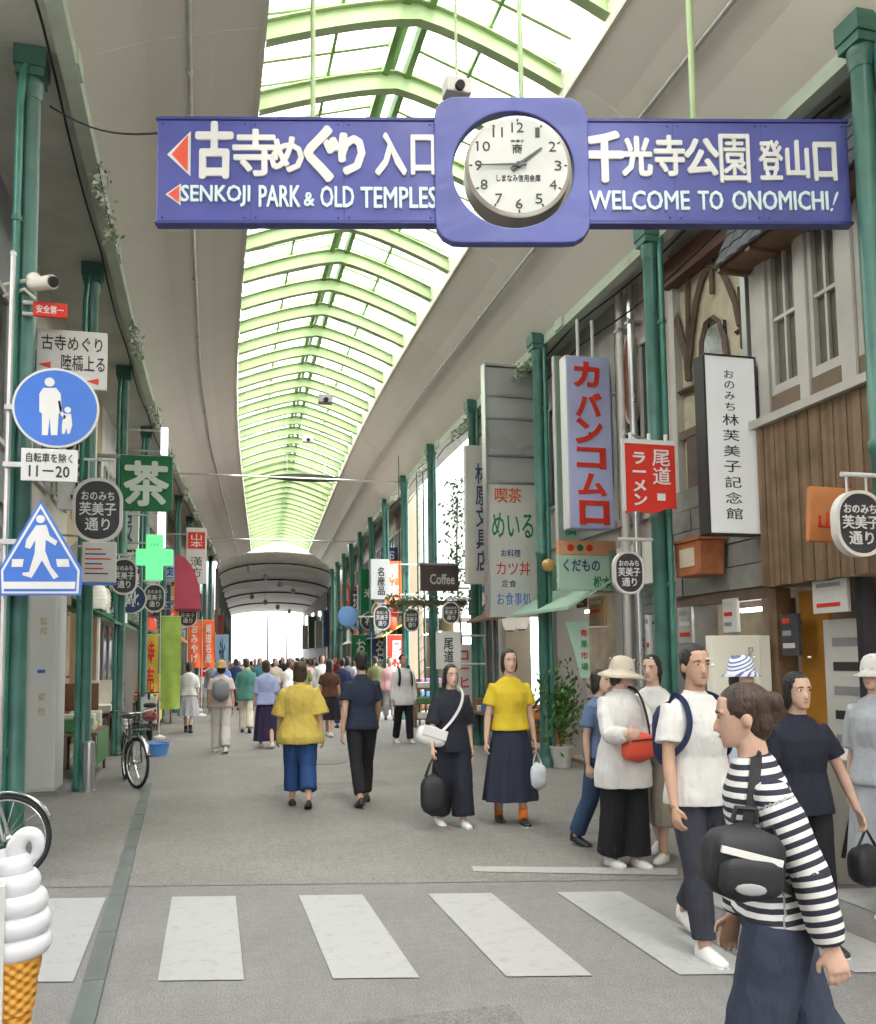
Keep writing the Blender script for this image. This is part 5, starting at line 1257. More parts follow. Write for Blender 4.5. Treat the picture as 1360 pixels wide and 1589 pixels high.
# the pair walking away
fx_ = feet(466, 1252)
p5 = person('person in a loose mustard yellow top and blue jeans walking away', fx_, 176, 1.60, SKIN, dict(m=C('mustard', '#bfa955'), sleeve='half', loose=.06, hem=.76, flare=.035, sl_loose=.035, fold=.05), dict(kind='pants', m=C('jeans', '#2f4a7a'), wide=.045, hem=.2), SH_B, ('bob', HAIRD), ((6, 12, 10), (-8, 12, 10)), ((10, 4), (-10, 16)), vox=.010, g=1.08)[0]
fx_ = feet(562, 1248)
p6, J6, W6, s6 = person('person in black T-shirt and trousers walking away', fx_, 184, 1.71, SKIN2, dict(m=C('black_blue', '#2a3140'), sleeve='short', loose=.024, hem=.85), dict(kind='pants', m=BK, wide=.016, hem=.12), SH_B, ('short', HAIRB), ((-12, 9, 14), (14, 9, 22)), ((-14, 14), (13, 5)), vox=.010)
fx_ = feet(627, 1153)
p7 = person('person in a white long shirt with dark backpack straps facing the camera', fx_, 8, 1.70, SKIN2, dict(m=WT, sleeve='long', loose=.03, hem=.74), dict(kind='pants', m=BK, wide=.02), SH_W, ('short', HAIRB), ((4, 7, 10), (-4, 7, 14)), ((10, 3), (-10, 10)), vox=.014)
J7, W7 = p7[1], p7[2]
fx_ = feet(293, 1137)
p1 = person('person in a white top and pale grey skirt by the left shops', fx_, 170, 1.60, SKIN, dict(m=WT, sleeve='half', loose=.05, hem=.9), dict(kind='skirt', m=C('pale_grey', '#aaa9ad'), hem=.42, flare=.08), SH_B, ('bob', HAIRD), vox=.016, sock=BK)
fx_ = feet(343, 1168)
p2 = person('person in pale trousers and a straw hat with a grey backpack', fx_, 178, 1.62, SKIN, dict(m=C('blush', '#cbbab4'), sleeve='short', loose=.04, hem=.86), dict(kind='pants', m=C('stone', '#c2bcb6'), wide=.035), SH_W, ('bob', HAIRB), vox=.014, hat=('bucket', C('straw', '#b59a6a')))
fx_ = feet(382, 1137)
p3 = person('person in a loose sea green top and cream trousers', fx_, 175, 1.66, SKIN, dict(m=C('sea', '#4f8078'), sleeve='half', loose=.05, hem=.76), dict(kind='pants', m=C('cream_cloth', '#cfc6b4'), wide=.03), SH_B, ('short', HAIRD), vox=.016)[0]
fx_ = feet(413, 1161)
p4 = person('person in a light blue blouse and long dark purple skirt', fx_, 182, 1.62, SKIN, dict(m=C('lilac', '#98a3c8'), sleeve='half', loose=.045, hem=.86), dict(kind='skirt', m=C('plum', '#332c46'), hem=.16, flare=.06), SH_W, ('bob', HAIRD), vox=.014)[0]

fx_ = PD(1366, 1180, 5.75)
p16 = person('person in a pale hat and long grey-blue dress cut by the picture edge', (fx_.x, fx_.y), -70, 1.60, SKIN, dict(m=C('mist', '#a3a6aa'), sleeve='half', loose=.03, hem=.85), dict(kind='skirt', m=C('mist', ''), hem=.3, flare=.08), SH_W, ('bob', HAIRG), vox=.011, hat=('bucket', C('hat_white', '#c9c6c2')))[0]
# --- crowd further on: each its own person
rg = random.Random(21)
TOPS = [C('white', ''), BK, NV] + [C(n_, h_) for n_, h_ in (('c_grey', '#7f7f84'), ('c_brown', '#5a3d33'), ('c_red', '#8a2f2f'), ('c_blue', '#5c77a8'), ('c_cream', '#cfc4ae'), ('c_olive', '#6b6f4a'), ('c_pink', '#c49a9a'), ('c_teal', '#3c6d70'))]
TN = ['white', 'black', 'navy', 'grey', 'brown', 'red', 'blue', 'cream', 'olive', 'pink', 'teal']
BOT = [(BK, 'black'), (C('jeans', ''), 'blue'), (C('sand', ''), 'sand'), (NV, 'navy'), (C('pale_grey', ''), 'pale grey'), (C('cream_cloth', ''), 'cream')]
HAIRN = {'short': 'short hair', 'bob': 'bobbed hair', 'long': 'long hair', 'tail': 'a ponytail'}
spots = [(512, 1143, 4, 0, 'long', 1), (531, 1130, 2, 1, 'short', 1), (500, 1112, 0, 2, 'bob', 0), (480, 1105, 9, 3, 'tail', 1), (448, 1108, 0, 0, 'short', 1), (428, 1098, 7, 2, 'bob', 0), (404, 1100, 10, 1, 'short', 0), (366, 1102, 2, 3, 'bob', 1), (330, 1108, 3, 2, 'short', 0), (318, 1098, 0, 4, 'long', 1),
         (355, 1090, 5, 0, 'bob', 0), (380, 1084, 7, 3, 'short', 1), (438, 1084, 1, 1, 'tail', 0), (462, 1088, 6, 0, 'short', 1), (488, 1086, 3, 1, 'bob', 0), (520, 1096, 5, 0, 'short', 0), (545, 1092, 1, 4, 'long', 0), (583, 1112, 8, 0, 'short', 1), (598, 1100, 0, 1, 'bob', 0), (573, 1088, 7, 0, 'short', 0),
         (395, 1075, 2, 0, 'short', 0), (415, 1073, 0, 2, 'bob', 1), (450, 1072, 4, 1, 'short', 0), (475, 1074, 9, 0, 'long', 1), (505, 1074, 2, 5, 'short', 0), (530, 1076, 0, 0, 'bob', 0), (372, 1070, 6, 1, 'tail', 0), (555, 1075, 3, 3, 'short', 1), (425, 1064, 1, 0, 'short', 0), (460, 1063, 5, 4, 'bob', 0), (490, 1063, 0, 1, 'short', 0), (440, 1059, 7, 0, 'long', 0), (405, 1060, 3, 1, 'short', 0), (515, 1063, 10, 0, 'bob', 0), (540, 1116, 3, 0, 'bob', 1), (606, 1118, 9, 4, 'tail', 0), (552, 1104, 0, 1, 'short', 0), (470, 1120, 8, 3, 'short', 1), (455, 1096, 5, 2, 'bob', 0), (590, 1086, 6, 0, 'short', 1), (345, 1120, 6, 0, 'tail', 1), (385, 1061, 0, 0, 'tail', 0), (350, 1076, 8, 2, 'short', 0)]
for _k in range(52):
    spots.append((rg.uniform(335, 600), rg.uniform(1051, 1078), (0, 1, 1, 2, 2, 3, 4, 5, 6, 7, 8, 9, 10)[rg.randrange(13)], rg.randrange(6), ('short', 'bob', 'long', 'tail')[_k % 4], _k % 2))
seen = {}
for k, (px, py, ti, bi, hs, away) in enumerate(spots):
    f = feet(px, py); m_, bn = BOT[bi]
    lb = f'distant person with {HAIRN[hs]} in a {TN[ti]} top and {bn} ' + ('trousers' if k % 3 else 'skirt') + (' walking away' if away else ' coming closer')
    seen[lb] = seen.get(lb, 0) + 1
    if seen[lb] > 1: lb = lb.replace('distant person', ('another', 'yet another', 'one more', 'still another')[min(3, seen[lb] - 2)] + ' distant person')
    person(lb, f, (180 if away else 0) + rg.uniform(-20, 20), rg.uniform(1.56, 1.74), SKIN if k % 2 else SKIN2, dict(m=TOPS[ti], sleeve=('short', 'half', 'long')[k % 3], loose=rg.uniform(.02, .05), hem=rg.uniform(.76, .9)),
           dict(kind='pants' if k % 3 else 'skirt', m=m_, wide=rg.uniform(.012, .04), hem=.12 if k % 3 else .4, flare=.08), (SH_W, SH_B)[k % 2], (hs, (HAIRB, HAIRD, HAIRB, HAIRD)[k % 4]), ((rg.uniform(-18, 18), 8, 14), (rg.uniform(-18, 18), 8, 14)),
           ((rg.uniform(6, 16), 5), (rg.uniform(-14, -6), 14)), vox=.02 if py > 1080 else .026, group='crowd further down the arcade')

# ---------------------------------------------------------------- remesh results become plain meshes
bpy.context.view_layer.update()
dg_ = bpy.context.evaluated_depsgraph_get()
new = [(o, bpy.data.meshes.new_from_object(o.evaluated_get(dg_))) for o in TODO]
for o, me in new:
    old = o.data; o.modifiers.clear(); o.data = me
    if not me.materials: me.materials.append(old.materials[0])
    bpy.data.meshes.remove(old)
# stripes run round the body and round each sleeve
def seg_t(P, a, b):
    ab = b - a; t = ((P - a) @ ab) / (ab @ ab); tc = np.clip(t, 0, 1); d = np.linalg.norm(P - (a + tc[:, None] * ab), axis=1); return t, d
for nm, (J, K, dz_, sp_) in STRIPE.items():
    o = bpy.data.objects[nm]; me = o.data; n = len(me.vertices); co = np.empty(n * 3, 'f'); me.vertices.foreach_get('co', co); P = co.reshape(-1, 3).astype(float)
    up = np.array(sp_(0, 0, 1.4)); lo_ = np.array((0, 0, .8)); t, d = seg_t(P, lo_, up); val = t * np.linalg.norm(up - lo_); best = d - .13
    for i in (0, 1):
        S, E_, Wr = [np.array(J[q_, i]) for q_ in ('sh', 'el', 'wr')]
        for a, b, base in ((S, E_, 3.0), (E_, Wr, 3.0 + np.linalg.norm(E_ - S))):
            t, d = seg_t(P, a, b); dd = d - .06; msk = (dd < best) & ((t > .12) | (base > 3.0)); L_ = np.linalg.norm(b - a)
            val = np.where(msk, base + t * L_, val); best = np.where(msk, dd, best)
    at = me.attributes.new('along', 'FLOAT', 'POINT'); at.data.foreach_set('value', val.astype('f'))
def stripes(m, attr, per, duty, ca, cb):
    m.use_nodes = True; N = m.node_tree.nodes; L = m.node_tree.links; b = N['Principled BSDF']; b.inputs['Roughness'].default_value = .85; b.inputs['Specular IOR Level'].default_value = .2
    if attr: a = N.new('ShaderNodeAttribute'); a.attribute_name = attr; src = a.outputs['Fac']
    else:
        tc = N.new('ShaderNodeTexCoord'); sx = N.new('ShaderNodeSeparateXYZ'); L.new(tc.outputs['Object'], sx.inputs[0])
        ad = N.new('ShaderNodeMath'); ad.operation = 'MULTIPLY_ADD'; L.new(sx.outputs['X'], ad.inputs[0]); ad.inputs[1].default_value = -.55; L.new(sx.outputs['Z'], ad.inputs[2]); src = ad.outputs[0]
    d = N.new('ShaderNodeMath'); d.operation = 'DIVIDE'; d.inputs[1].default_value = per; L.new(src, d.inputs[0])
    f = N.new('ShaderNodeMath'); f.operation = 'FRACT'; L.new(d.outputs[0], f.inputs[0])
    g_ = N.new('ShaderNodeMath'); g_.operation = 'GREATER_THAN'; g_.inputs[1].default_value = duty; L.new(f.outputs[0], g_.inputs[0])
    mx = N.new('ShaderNodeMix'); mx.data_type = 'RGBA'; mx.inputs['A'].default_value = (*ca, 1); mx.inputs['B'].default_value = (*cb, 1)
    L.new(g_.outputs[0], mx.inputs['Factor']); L.new(mx.outputs['Result'], b.inputs['Base Color'])
stripes(striped, 'along', .038, .5, (.70, .69, .67), (.035, .038, .055))
stripes(st_hat, None, .026, .6, (.75, .76, .8), (.12, .16, .36))
# ================================================================ bags carried by the walkers
def strap(pts, w, m, root, name='strap', t=.006):
    mb = MB(); Q = [Vector(p) for p in pts]; P = []; rings = []
    for i in range(len(Q) - 1):
        a, b_, c_, d_ = Q[max(i - 1, 0)], Q[i], Q[i + 1], Q[min(i + 2, len(Q) - 1)]
        for u in (0, .25, .5, .75): P.append(.5 * (2 * b_ + (c_ - a) * u + (2 * a - 5 * b_ + 4 * c_ - d_) * u * u + (3 * b_ - a - 3 * c_ + d_) * u ** 3))
    P.append(Q[-1])
    for i, p_ in enumerate(P):
        d = (P[min(i + 1, len(P) - 1)] - P[max(i - 1, 0)]).normalized(); o_ = (p_ - strap.c); o_.z = 0; o_ = (o_ - d * o_.dot(d)).normalized() if o_.length > .01 else d.orthogonal().normalized(); s_ = d.cross(o_).normalized()
        rings.append([p_ + s_ * (w / 2) - o_ * t, p_ + s_ * (w / 2) + o_ * t, p_ - s_ * (w / 2) + o_ * t, p_ - s_ * (w / 2) - o_ * t])
    mb.loft(rings); o = mb.build(name, m, root, smooth=False)
    return o
def bag(name, label, cat, c): return thing(name, label, cat, c)
M_bagblk = mat('bag_black', (.016, .017, .02), .55, .2, 8, .2, 150); M_bagred = mat('bag_coral', hexc('#d8553f'), .5, .06); M_bagwht = mat('bag_white', (.72, .71, .70), .5, .06); M_bag_gry = mat('bag_grey', (.17, .18, .2), .6, .15)
def spine(Jf, Wf, spf, x, y, z): return Wf(spf(x, y, z))
# black sling pack on the striped top, resting at the left hip and back
def bb(px, py, D): return PD(px, py, D)
c15 = bb(1152, 1338, 2.80); sl = bag('sling_backpack', 'black sling backpack with a white stripe on the striped top person', 'backpack', c15)
q15 = Matrix.Rotation(-YAW + R(4), 3, 'Z') @ Matrix.Rotation(R(6), 3, 'Y')
o = soft_box(MB(), (0, 0, 0), .125, .06, .12, q15, .15).build('pack_body', M_bagblk, sl, smooth=True)
soft_box(MB(), q15 @ Vector((.0, -.068, -.03)), .10, .025, .07, q15, .1).build('front_pocket', M_bagblk, sl, smooth=True)
MB().bar(q15 @ Vector((-.10, -.078, .05)), q15 @ Vector((.09, -.082, .02)), .012, .02).build('reflective_stripe', M_ltr, sl)
MB().ell(q15 @ Vector((-.01, -.098, -.06)), (.05, .005, .018), 14, 6, q15).build('printed_mark', mat('mark_grey', (.3, .3, .31), .5), sl, smooth=True)
strap.c = W15(s15(0, 0, 1.2)) - c15
pts = [q15 @ Vector((.1, .0, .1))] + [W15(s15(*p_)) - c15 for p_ in ((.19, -.10, 1.20), (.165, -.06, 1.32), (.11, -.02, 1.425), (.07, .0, 1.47), (-.02, .03, 1.48))]
strap(pts, .035, M_bagblk, sl)
strap([q15 @ Vector((.12, .03, -.04))] + [W15(s15(*p_)) - c15 for p_ in ((.205, .02, 1.02), (.17, .12, 1.06), (.05, .17, 1.12))], .03, M_bagblk, sl)
MB().tube([q15 @ Vector((-.04, 0, .12)), q15 @ Vector((-.03, 0, .165)), q15 @ Vector((.03, 0, .165)), q15 @ Vector((.04, 0, .12))], .009, 8).build('grab_handle', M_bagblk, sl)
# backpack of the white T-shirt man (straps in front, pack behind)
c12 = W12(s12(0, .19, 1.2)); bp = bag('day_backpack', 'dark navy backpack worn by the white T-shirt person', 'backpack', c12)
soft_box(MB(), (0, 0, 0), .15, .08, .22, None, .15).build('pack_body', NV, bp, smooth=True)
for s in (1, -1):
    strap.c = Vector((0, 0, 0)); strap.c = W12((0, 0, 1.25)) - c12
    strap([W12(s12(s * x_, y_, z_)) - c12 for x_, y_, z_ in ((.10, .155, 1.33), (.105, .09, 1.43), (.11, .02, 1.445), (.125, -.09, 1.40), (.132, -.138, 1.3), (.15, -.118, 1.2), (.178, -.04, 1.12), (.17, .1, 1.06))], .032, NV, bp)
# coral pouch of the sun hat person
c10 = W10(s10(.0, -.215, 1.0)); rbg = bag('coral_pouch', 'coral red pouch bag held before the black trousers', 'bag', c10); rbg.rotation_euler.z = R(20)
soft_box(MB(), (0, 0, 0), .155, .05, .115, None, .25).build('pouch_body', M_bagred, rbg, smooth=True)
MB().bar((-.14, -.062, .06), (.14, -.062, .06), .006, .01).build('zip', M_bagblk, rbg)
inv = Matrix.Rotation(R(-20), 3, 'Z'); strap.c = inv @ (W10((0, 0, 1.2)) - c10)
strap([inv @ (W10(s10(*p_)) - c10) for p_ in ((.14, -.2, 1.08), (.1, -.185, 1.3), (.085, -.12, 1.44), (.09, .03, 1.49))], .022, M_bagblk, rbg)
# white shoulder bag and black tote of the black dress person
c8 = W8(s8(-.27, -.10, .98)); wb = bag('white_shoulder_bag', 'white shoulder bag on a strap across the black dress', 'bag', c8); wb.rotation_euler = (0, R(18), R(10))
soft_box(MB(), (0, 0, 0), .15, .05, .10, None, .2).build('bag_body', M_bagwht, wb, smooth=True)
bxp('flap', M_bagwht, wb, -.135, -.067, -.01, .135, -.055, .085, bevel=.01)
iv = wb.rotation_euler.to_matrix().inverted(); strap.c = iv @ (W8((0, 0, 1.2)) - c8)
strap([iv @ (W8(s8(*p_)) - c8) for p_ in ((-.17, -.13, 1.02), (-.05, -.16, 1.15), (.05, -.155, 1.3), (.10, -.09, 1.43), (.1, .03, 1.49))], .025, M_bagwht, wb)
hd = W8(J8['hand', 1]); tb = bag('black_tote', 'slack black tote bag hanging from the black dress person\'s hand', 'bag', hd)
soft_box(MB(), (0, 0, -.34), .115, .06, .2, None, .25).build('tote_body', M_bagblk, tb, smooth=True)
for y in (-.025, .025): MB().tube([(-.07, y, -.17), (-.03, y * .6, -.06), (0, 0, .0), (.03, y * .6, -.06), (.07, y, -.17)], .009, 6).build('handle', M_bagblk, tb)
hd = W9(J9['hand', 0]); pb = bag('plastic_bag', 'thin white plastic carrier bag held by the yellow T-shirt person', 'bag', hd)
M_plastic = mat('thin_plastic', (.62, .65, .70), .35, .1, 12, .5, 30)
soft_box(MB(), (0, 0, -.24), .09, .05, .14, None, .5).build('bag_body', M_plastic, pb, smooth=True)
for s in (-1, 1): MB().tube([(s * .05, 0, -.12), (s * .02, 0, -.04), (0, 0, .005)], [.022, .012, .008], 8, flat=.4).build('handle', M_plastic, pb)
hd = W14(J14['hand', 0]); db = bag('dark_hand_bag', 'dark bag in the hand of the black T-shirt person', 'bag', hd)
soft_box(MB(), (0, 0, -.2), .1, .06, .12, None, .25).build('bag_body', M_bagblk, db, smooth=True); MB().tube([(-.06, 0, -.1), (0, 0, .0), (.06, 0, -.1)], .009, 6).build('handle', M_bagblk, db)
c2 = p2[2](p2[3](0, .2, 1.18)); gp_ = bag('grey_backpack', 'grey backpack on the straw hat person', 'backpack', c2)
soft_box(MB(), (0, 0, 0), .15, .09, .2, None, .2).build('pack_body', M_bag_gry, gp_, smooth=True); soft_box(MB(), (0, .09, -.06), .1, .03, .09, None, .2).build('front_pocket', M_bagblk, gp_, smooth=True)
c7 = W7(p7[3](0, .18, 1.2)); b7 = bag('dark_backpack', 'dark backpack of the white long shirt person', 'backpack', c7)
soft_box(MB(), (0, 0, 0), .14, .08, .2, None, .2).build('pack_body', M_bagblk, b7, smooth=True)
for s in (1, -1):
    strap.c = W7((0, 0, 1.25)) - c7; strap([W7(p7[3](s * x_, y_, z_)) - c7 for x_, y_, z_ in ((.1, .14, 1.33), (.11, .02, 1.49), (.12, -.10, 1.42), (.125, -.15, 1.28), (.14, -.14, 1.12))], .05, M_bagblk, b7)

# ================================================================ bicycles
M_tyre = mat('tyre_rubber', (.022, .022, .024), .7, .2); M_chrome = mat('chrome', (.62, .62, .62), .18, .05, metal=.95); M_bframe = mat('bike_frame_dark', (.05, .05, .055), .3, .1, coat=.5); M_bframe2 = mat('bike_frame_silver', (.5, .5, .5), .3, .1, metal=.7)
def torus(mb, c, Rr, r, n=40, m=8):          # wheel in the local XZ plane
    rings = [[(c[0] + (Rr + r * math.cos(b)) * math.cos(a), c[1] + r * math.sin(b), c[2] + (Rr + r * math.cos(b)) * math.sin(a)) for b in [2 * math.pi * j / m for j in range(m)]] for a in [2 * math.pi * k / n for k in range(n)]]
    vs = [p for q_ in rings for p in q_]; fs = [((k * m + j), (k * m + (j + 1) % m), (((k + 1) % n) * m + (j + 1) % m), (((k + 1) % n) * m + j)) for k in range(n) for j in range(m)]
    mb.add(vs, fs)
def bicycle(label, loc, rz, fr, steer=0, basket=True):
    t = thing('bicycle', label, 'bicycle', (loc[0], loc[1], 0), rz, 'bicycles parked on the left')
    t.rotation_euler.x = 0
    for xw, st in ((-.52, 0), (.54, steer)):
        wh = thing('wheel', None, None, (xw, 0, .33), st); wh.parent = t
        for k_ in ('kind',): del wh[k_]
        mb = MB(); torus(mb, (0, 0, 0), .31, .02); mb.build('tyre', M_tyre, wh, smooth=True)
        mb = MB(); torus(mb, (0, 0, 0), .285, .011, 40, 6); mb.build('rim', M_chrome, wh, smooth=True)
        mb = MB()
        for k in range(18):
            a = 2 * math.pi * k / 18; s = 1 if k % 2 else -1; mb.tube([(.02 * math.cos(a + .5), s * .025, .02 * math.sin(a + .5)), (.28 * math.cos(a), 0, .28 * math.sin(a))], .0018, 4)
        mb.tube([(0, -.05, 0), (0, .05, 0)], .02, 8); sp2 = mb.build('spokes', M_chrome, wh); sp2['kind'] = 'stuff'
        mb = MB(); rings = [[(.345 * math.cos(a), y_, .345 * math.sin(a)) for y_ in (-.03, -.015, .015, .03)] + [(.352 * math.cos(a), y_, .352 * math.sin(a)) for y_ in (.03, 0, -.03)] for a in [R(20 + 150 * k / 16) for k in range(17)]]
        mb.loft(rings); mb.build('mudguard', M_chrome, wh, smooth=True)
    f = MB()
    for a, b_, r_ in (((-.1, 0, .30), (-.22, 0, .78), .016), ((-.1, 0, .30), (.36, 0, .78), .018), ((-.17, 0, .58), (.37, 0, .72), .014), ((.36, 0, .70), (.335, 0, .92), .018)): f.tube([a, b_], r_, 8)
    for y_ in (-.06, .06): f.tube([(-.1, y_ * .6, .30), (-.52, y_, .33)], .011, 6); f.tube([(-.22, y_ * .3, .72), (-.52, y_, .33)], .009, 6); f.tube([(.37, y_ * .5, .70), (.45, y_ * .9, .62), (.54, y_, .33)], .012, 6)
    f.build('frame', fr, t, smooth=40)
    MB().tube([(-.22, 0, .76), (-.24, 0, .86)], .013, 8).build('seat_post', M_chrome, t)
    mb = MB(); mb.loft([[(x, w_ * math.cos(a), .885 + h_ * math.sin(a)) for a in [2 * math.pi * k / 12 for k in range(12)]] for x, w_, h_ in ((-.38, .05, .02), (-.34, .10, .032), (-.26, .09, .032), (-.16, .04, .025), (-.09, .02, .015))]); mb.build('saddle', M_tyre, t, smooth=True)
    mb = MB(); mb.tube([(.20, -.28, .98), (.30, -.22, 1.0), (.335, -.06, .96), (.335, .06, .96), (.30, .22, 1.0), (.20, .28, .98)], .011, 8); mb.build('handlebar', M_chrome, t, smooth=True)
    for y_ in (-1, 1): MB().tube([(.13, y_ * .285, .975), (.23, y_ * .275, .985)], .016, 8).build('grip', M_tyre, t)
    MB().tube([(.335, 0, .9), (.335, 0, .97)], .014, 8).build('stem', M_chrome, t)
    mb = MB(); torus(mb, (-.1, 0, .30), .085, .008, 20, 4); mb.build('chain_ring', M_chrome, t)
    for s in (-1, 1): MB().tube([(-.1, s * .06, .30), (-.1 + s * .12, s * .07, .30 - s * .1), (-.1 + s * .12, s * .14, .30 - s * .1)], .008, 6).build('crank', M_chrome, t)
    MB().tube([(-.5, .07, .33), (-.42, .17, .02)], .008, 6).build('kick_stand', M_chrome, t)
    mb = MB(); mb.ell((.44, 0, .83), (.035, .04, .035)); mb.build('head_lamp', M_dark, t, smooth=True)
    if basket:
        mb = MB()
        for lv in range(5):
            z = .76 + .055 * lv; e_ = .015 * lv
            mb.tube([(.40 - e_ * 0, -.15 - e_, z), (.64 + e_, -.15 - e_, z), (.64 + e_, .15 + e_, z), (.40, .15 + e_, z), (.40, -.15 - e_, z)], .004, 4)
        for k in range(9):
            y_ = -.15 + .3 * k / 8; mb.tube([(.64, y_, .76), (.70, y_ * 1.4, .98)], .003, 4); mb.tube([(.40, y_, .76), (.40, y_ * 1.4, .98)], .003, 4)
        for x in (.46, .52, .58): mb.tube([(x, -.15, .76), (x, .15, .76)], .003, 4); mb.tube([(x, -.15, .76), (x + .02, -.21, .98)], .003, 4); mb.tube([(x, .15, .76), (x + .02, .21, .98)], .003, 4)
        bk = mb.build('basket', M_bframe, t); bk['kind'] = 'stuff'
    return t
bp_ = GR(182, 1226); bicycle('dark bicycle facing the camera beside the second left pillar', (bp_.x + .12, bp_.y + .58), R(-78), M_bframe, steer=R(18))
bp_ = GR(12, 1372); bicycle('bicycle with chrome mudguard cut off by the picture edge', (bp_.x - .56, bp_.y + .12), R(-8), M_bframe2, steer=R(0), basket=False)

# ================================================================ street bits on the left
wc = thing('utility_cabinet', 'tall off-white utility cabinet standing between two left pillars', 'cabinet', (-1.98, 12.05, 0))
M_cab = mat('cabinet_white', (.60, .60, .58), .5, .04, 1, dirt=.12)
bxp('plinth', M_stone, wc, -.22, -.16, 0, .24, .6, .06); bxp('cabinet_body', M_cab, wc, -.20, -.14, .061, .22, .58, 2.52, bevel=.008)
bxp('door', M_cab, wc, -.10, -.155, .1, .20, -.142, 2.46, bevel=.004)
bxp('door_label', M_sblue, wc, .0, -.161, 1.52, .09, -.156, 1.56)
M_scuff = mat('scuffed_label', (.5, .44, .33), .7, .25, 20)
for z in (1.0, 1.18, 2.0, 2.12): bxp('old_sticker', M_scuff, wc, .02, -.160, z, .10, -.156, z + .09)
bo = thing('steel_bollard', 'short stainless steel bollard at the foot of the second left pillar', 'bollard', (GR(137, 1228).x, GR(137, 1228).y, 0))
MB().lathe([(.075, 0), (.075, .58), (.07, .62), (.03, .64)], 18).build('post', M_steel, bo, smooth=40); MB().lathe([(.10, 0), (.10, .015)], 18).build('base', M_steel, bo)
tb_ = GR(243, 1174); tu = thing('blue_tub', 'light blue plastic tub on the floor by the left shops', 'tub', (tb_.x, tb_.y + .15, 0))
mb = MB(); mb.lathe([(.17, 0), (.21, .2), (.225, .205), (.225, .22), (.205, .22), (.165, .02)], 18); mb.build('tub_body', mat('tub_blue', hexc('#5b93d6'), .4, .06), tu, smooth=40)
sc_ = thing('parked_scooter', 'small red and white scooter parked by the left shops', 'scooter', (GR(238, 1150).x - .12, GR(238, 1150).y + .7, 0), R(95))
M_scr = mat('scooter_red', hexc('#a33a34'), .3, .06, coat=.5)
for x in (-.5, .5): mb = MB(); torus(mb, (x, 0, .2), .16, .045, 24, 8); mb.build('wheel', M_tyre, sc_, smooth=True)
soft_box(MB(), (-.35, 0, .52), .32, .14, .14, None, .1).build('rear_body', M_scr, sc_, smooth=True)
soft_box(MB(), (-.32, 0, .72), .28, .12, .05, None, .1).build('seat', M_tyre, sc_, smooth=True)
bxp('floor_board', M_bframe, sc_, -.15, -.13, .26, .3, .13, .31, bevel=.02)
MB().prism([(.28, .28), (.36, .28), (.50, .85), (.43, .88)], -.17, .17).build('leg_shield', M_whiteS, sc_, bevel=.02)
MB().tube([(.5, 0, .2), (.42, 0, .95)], .03, 8).build('fork', M_bframe, sc_); MB().tube([(.36, -.3, .98), (.43, 0, .95), (.36, .3, .98)], .014, 8).build('handlebar', M_bframe, sc_); MB().ell((.5, 0, .86), (.07, .1, .08)).build('head_lamp', M_whiteS, sc_, smooth=True)
# crates and boxes on the shop fronts
for i, (y, x, m, lb) in enumerate(((17.4, -1.85, GOODS[4], 'pale display stand before the left shops'), (22.4, -1.3, GOODS[6], 'orange display stand before the left shops'), (24.6, -1.0, GOODS[1], 'yellow display stand before the left shops'), (15.1, -1.9, GOODS[7], 'brown display stand before the left shops'))):
    t = thing('display_stand', lb, 'stand', (x + .0, y, 0)); 
    for s in (-1, 1): bxp('leg', M_wood, t, s * .2 - .02, -.25, 0, s * .2 + .02, .25, .72)
    bxp('tray', m, t, -.26, -.4, .721, .26, .4, .86, bevel=.01); bxp('backboard', m, t, -.26, .36, .861, .26, .4, 1.3)
for i, (px, py, lb, m) in enumerate(((655, 1128, 'cream display rack with two tiers behind the white long shirt person', GOODS[4]), (660, 1112, 'wooden display rack by the bright gap', GOODS[7]), (865, 1150, 'pale crate stand beside the potted plant', GOODS[4]))):
    q_ = GR(px, py); t = thing('display_rack', lb, 'rack', (q_.x + .15, q_.y, 0))
    for s in (-1, 1): bxp('upright', M_wood, t, s * .34 - .02, -.2, 0, s * .34 + .02, .2, 1.05)
    for lv in range(3): bxp('shelf', M_wood, t, -.315, -.2, .18 + .36 * lv, .315, .2, .21 + .36 * lv)
    for lv in range(3): bxp('goods_row', GOODS[(lv * 2 + i) % 8] if lv else m, t, -.3, -.21, .211 + .36 * lv, .3, .1, .34 + .36 * lv, bevel=.01)
# potted plant by the right pillar
q_ = GR(876, 1192); pl = thing('potted_plant', 'leafy green plant in a pale pot beside the third right pillar', 'plant', (q_.x, q_.y + .1, 0))
MB().lathe([(.13, 0), (.17, .28), (.185, .285), (.185, .32), (.16, .32), (.15, .27)], 18).build('pot', M_offw, pl, smooth=40)
mb = MB(); mb.tube([(0, 0, .26), (.02, 0, .6), (-.02, .03, .95)], [.02, .015, .008], 6)
for k in range(5): a = k * 1.26; mb.tube([(0, 0, .5 + .08 * k), (.12 * math.cos(a), .12 * math.sin(a), .75 + .08 * k), (.2 * math.cos(a), .2 * math.sin(a), .9 + .06 * k)], [.01, .007, .004], 5)
mb.build('stems', M_wood, pl); leaf_cloud(650, lambda g: (g.gauss(0, .16), g.gauss(0, .16), .92 + g.gauss(0, .24)), .055, 9).build('foliage', M_leaf2, pl)
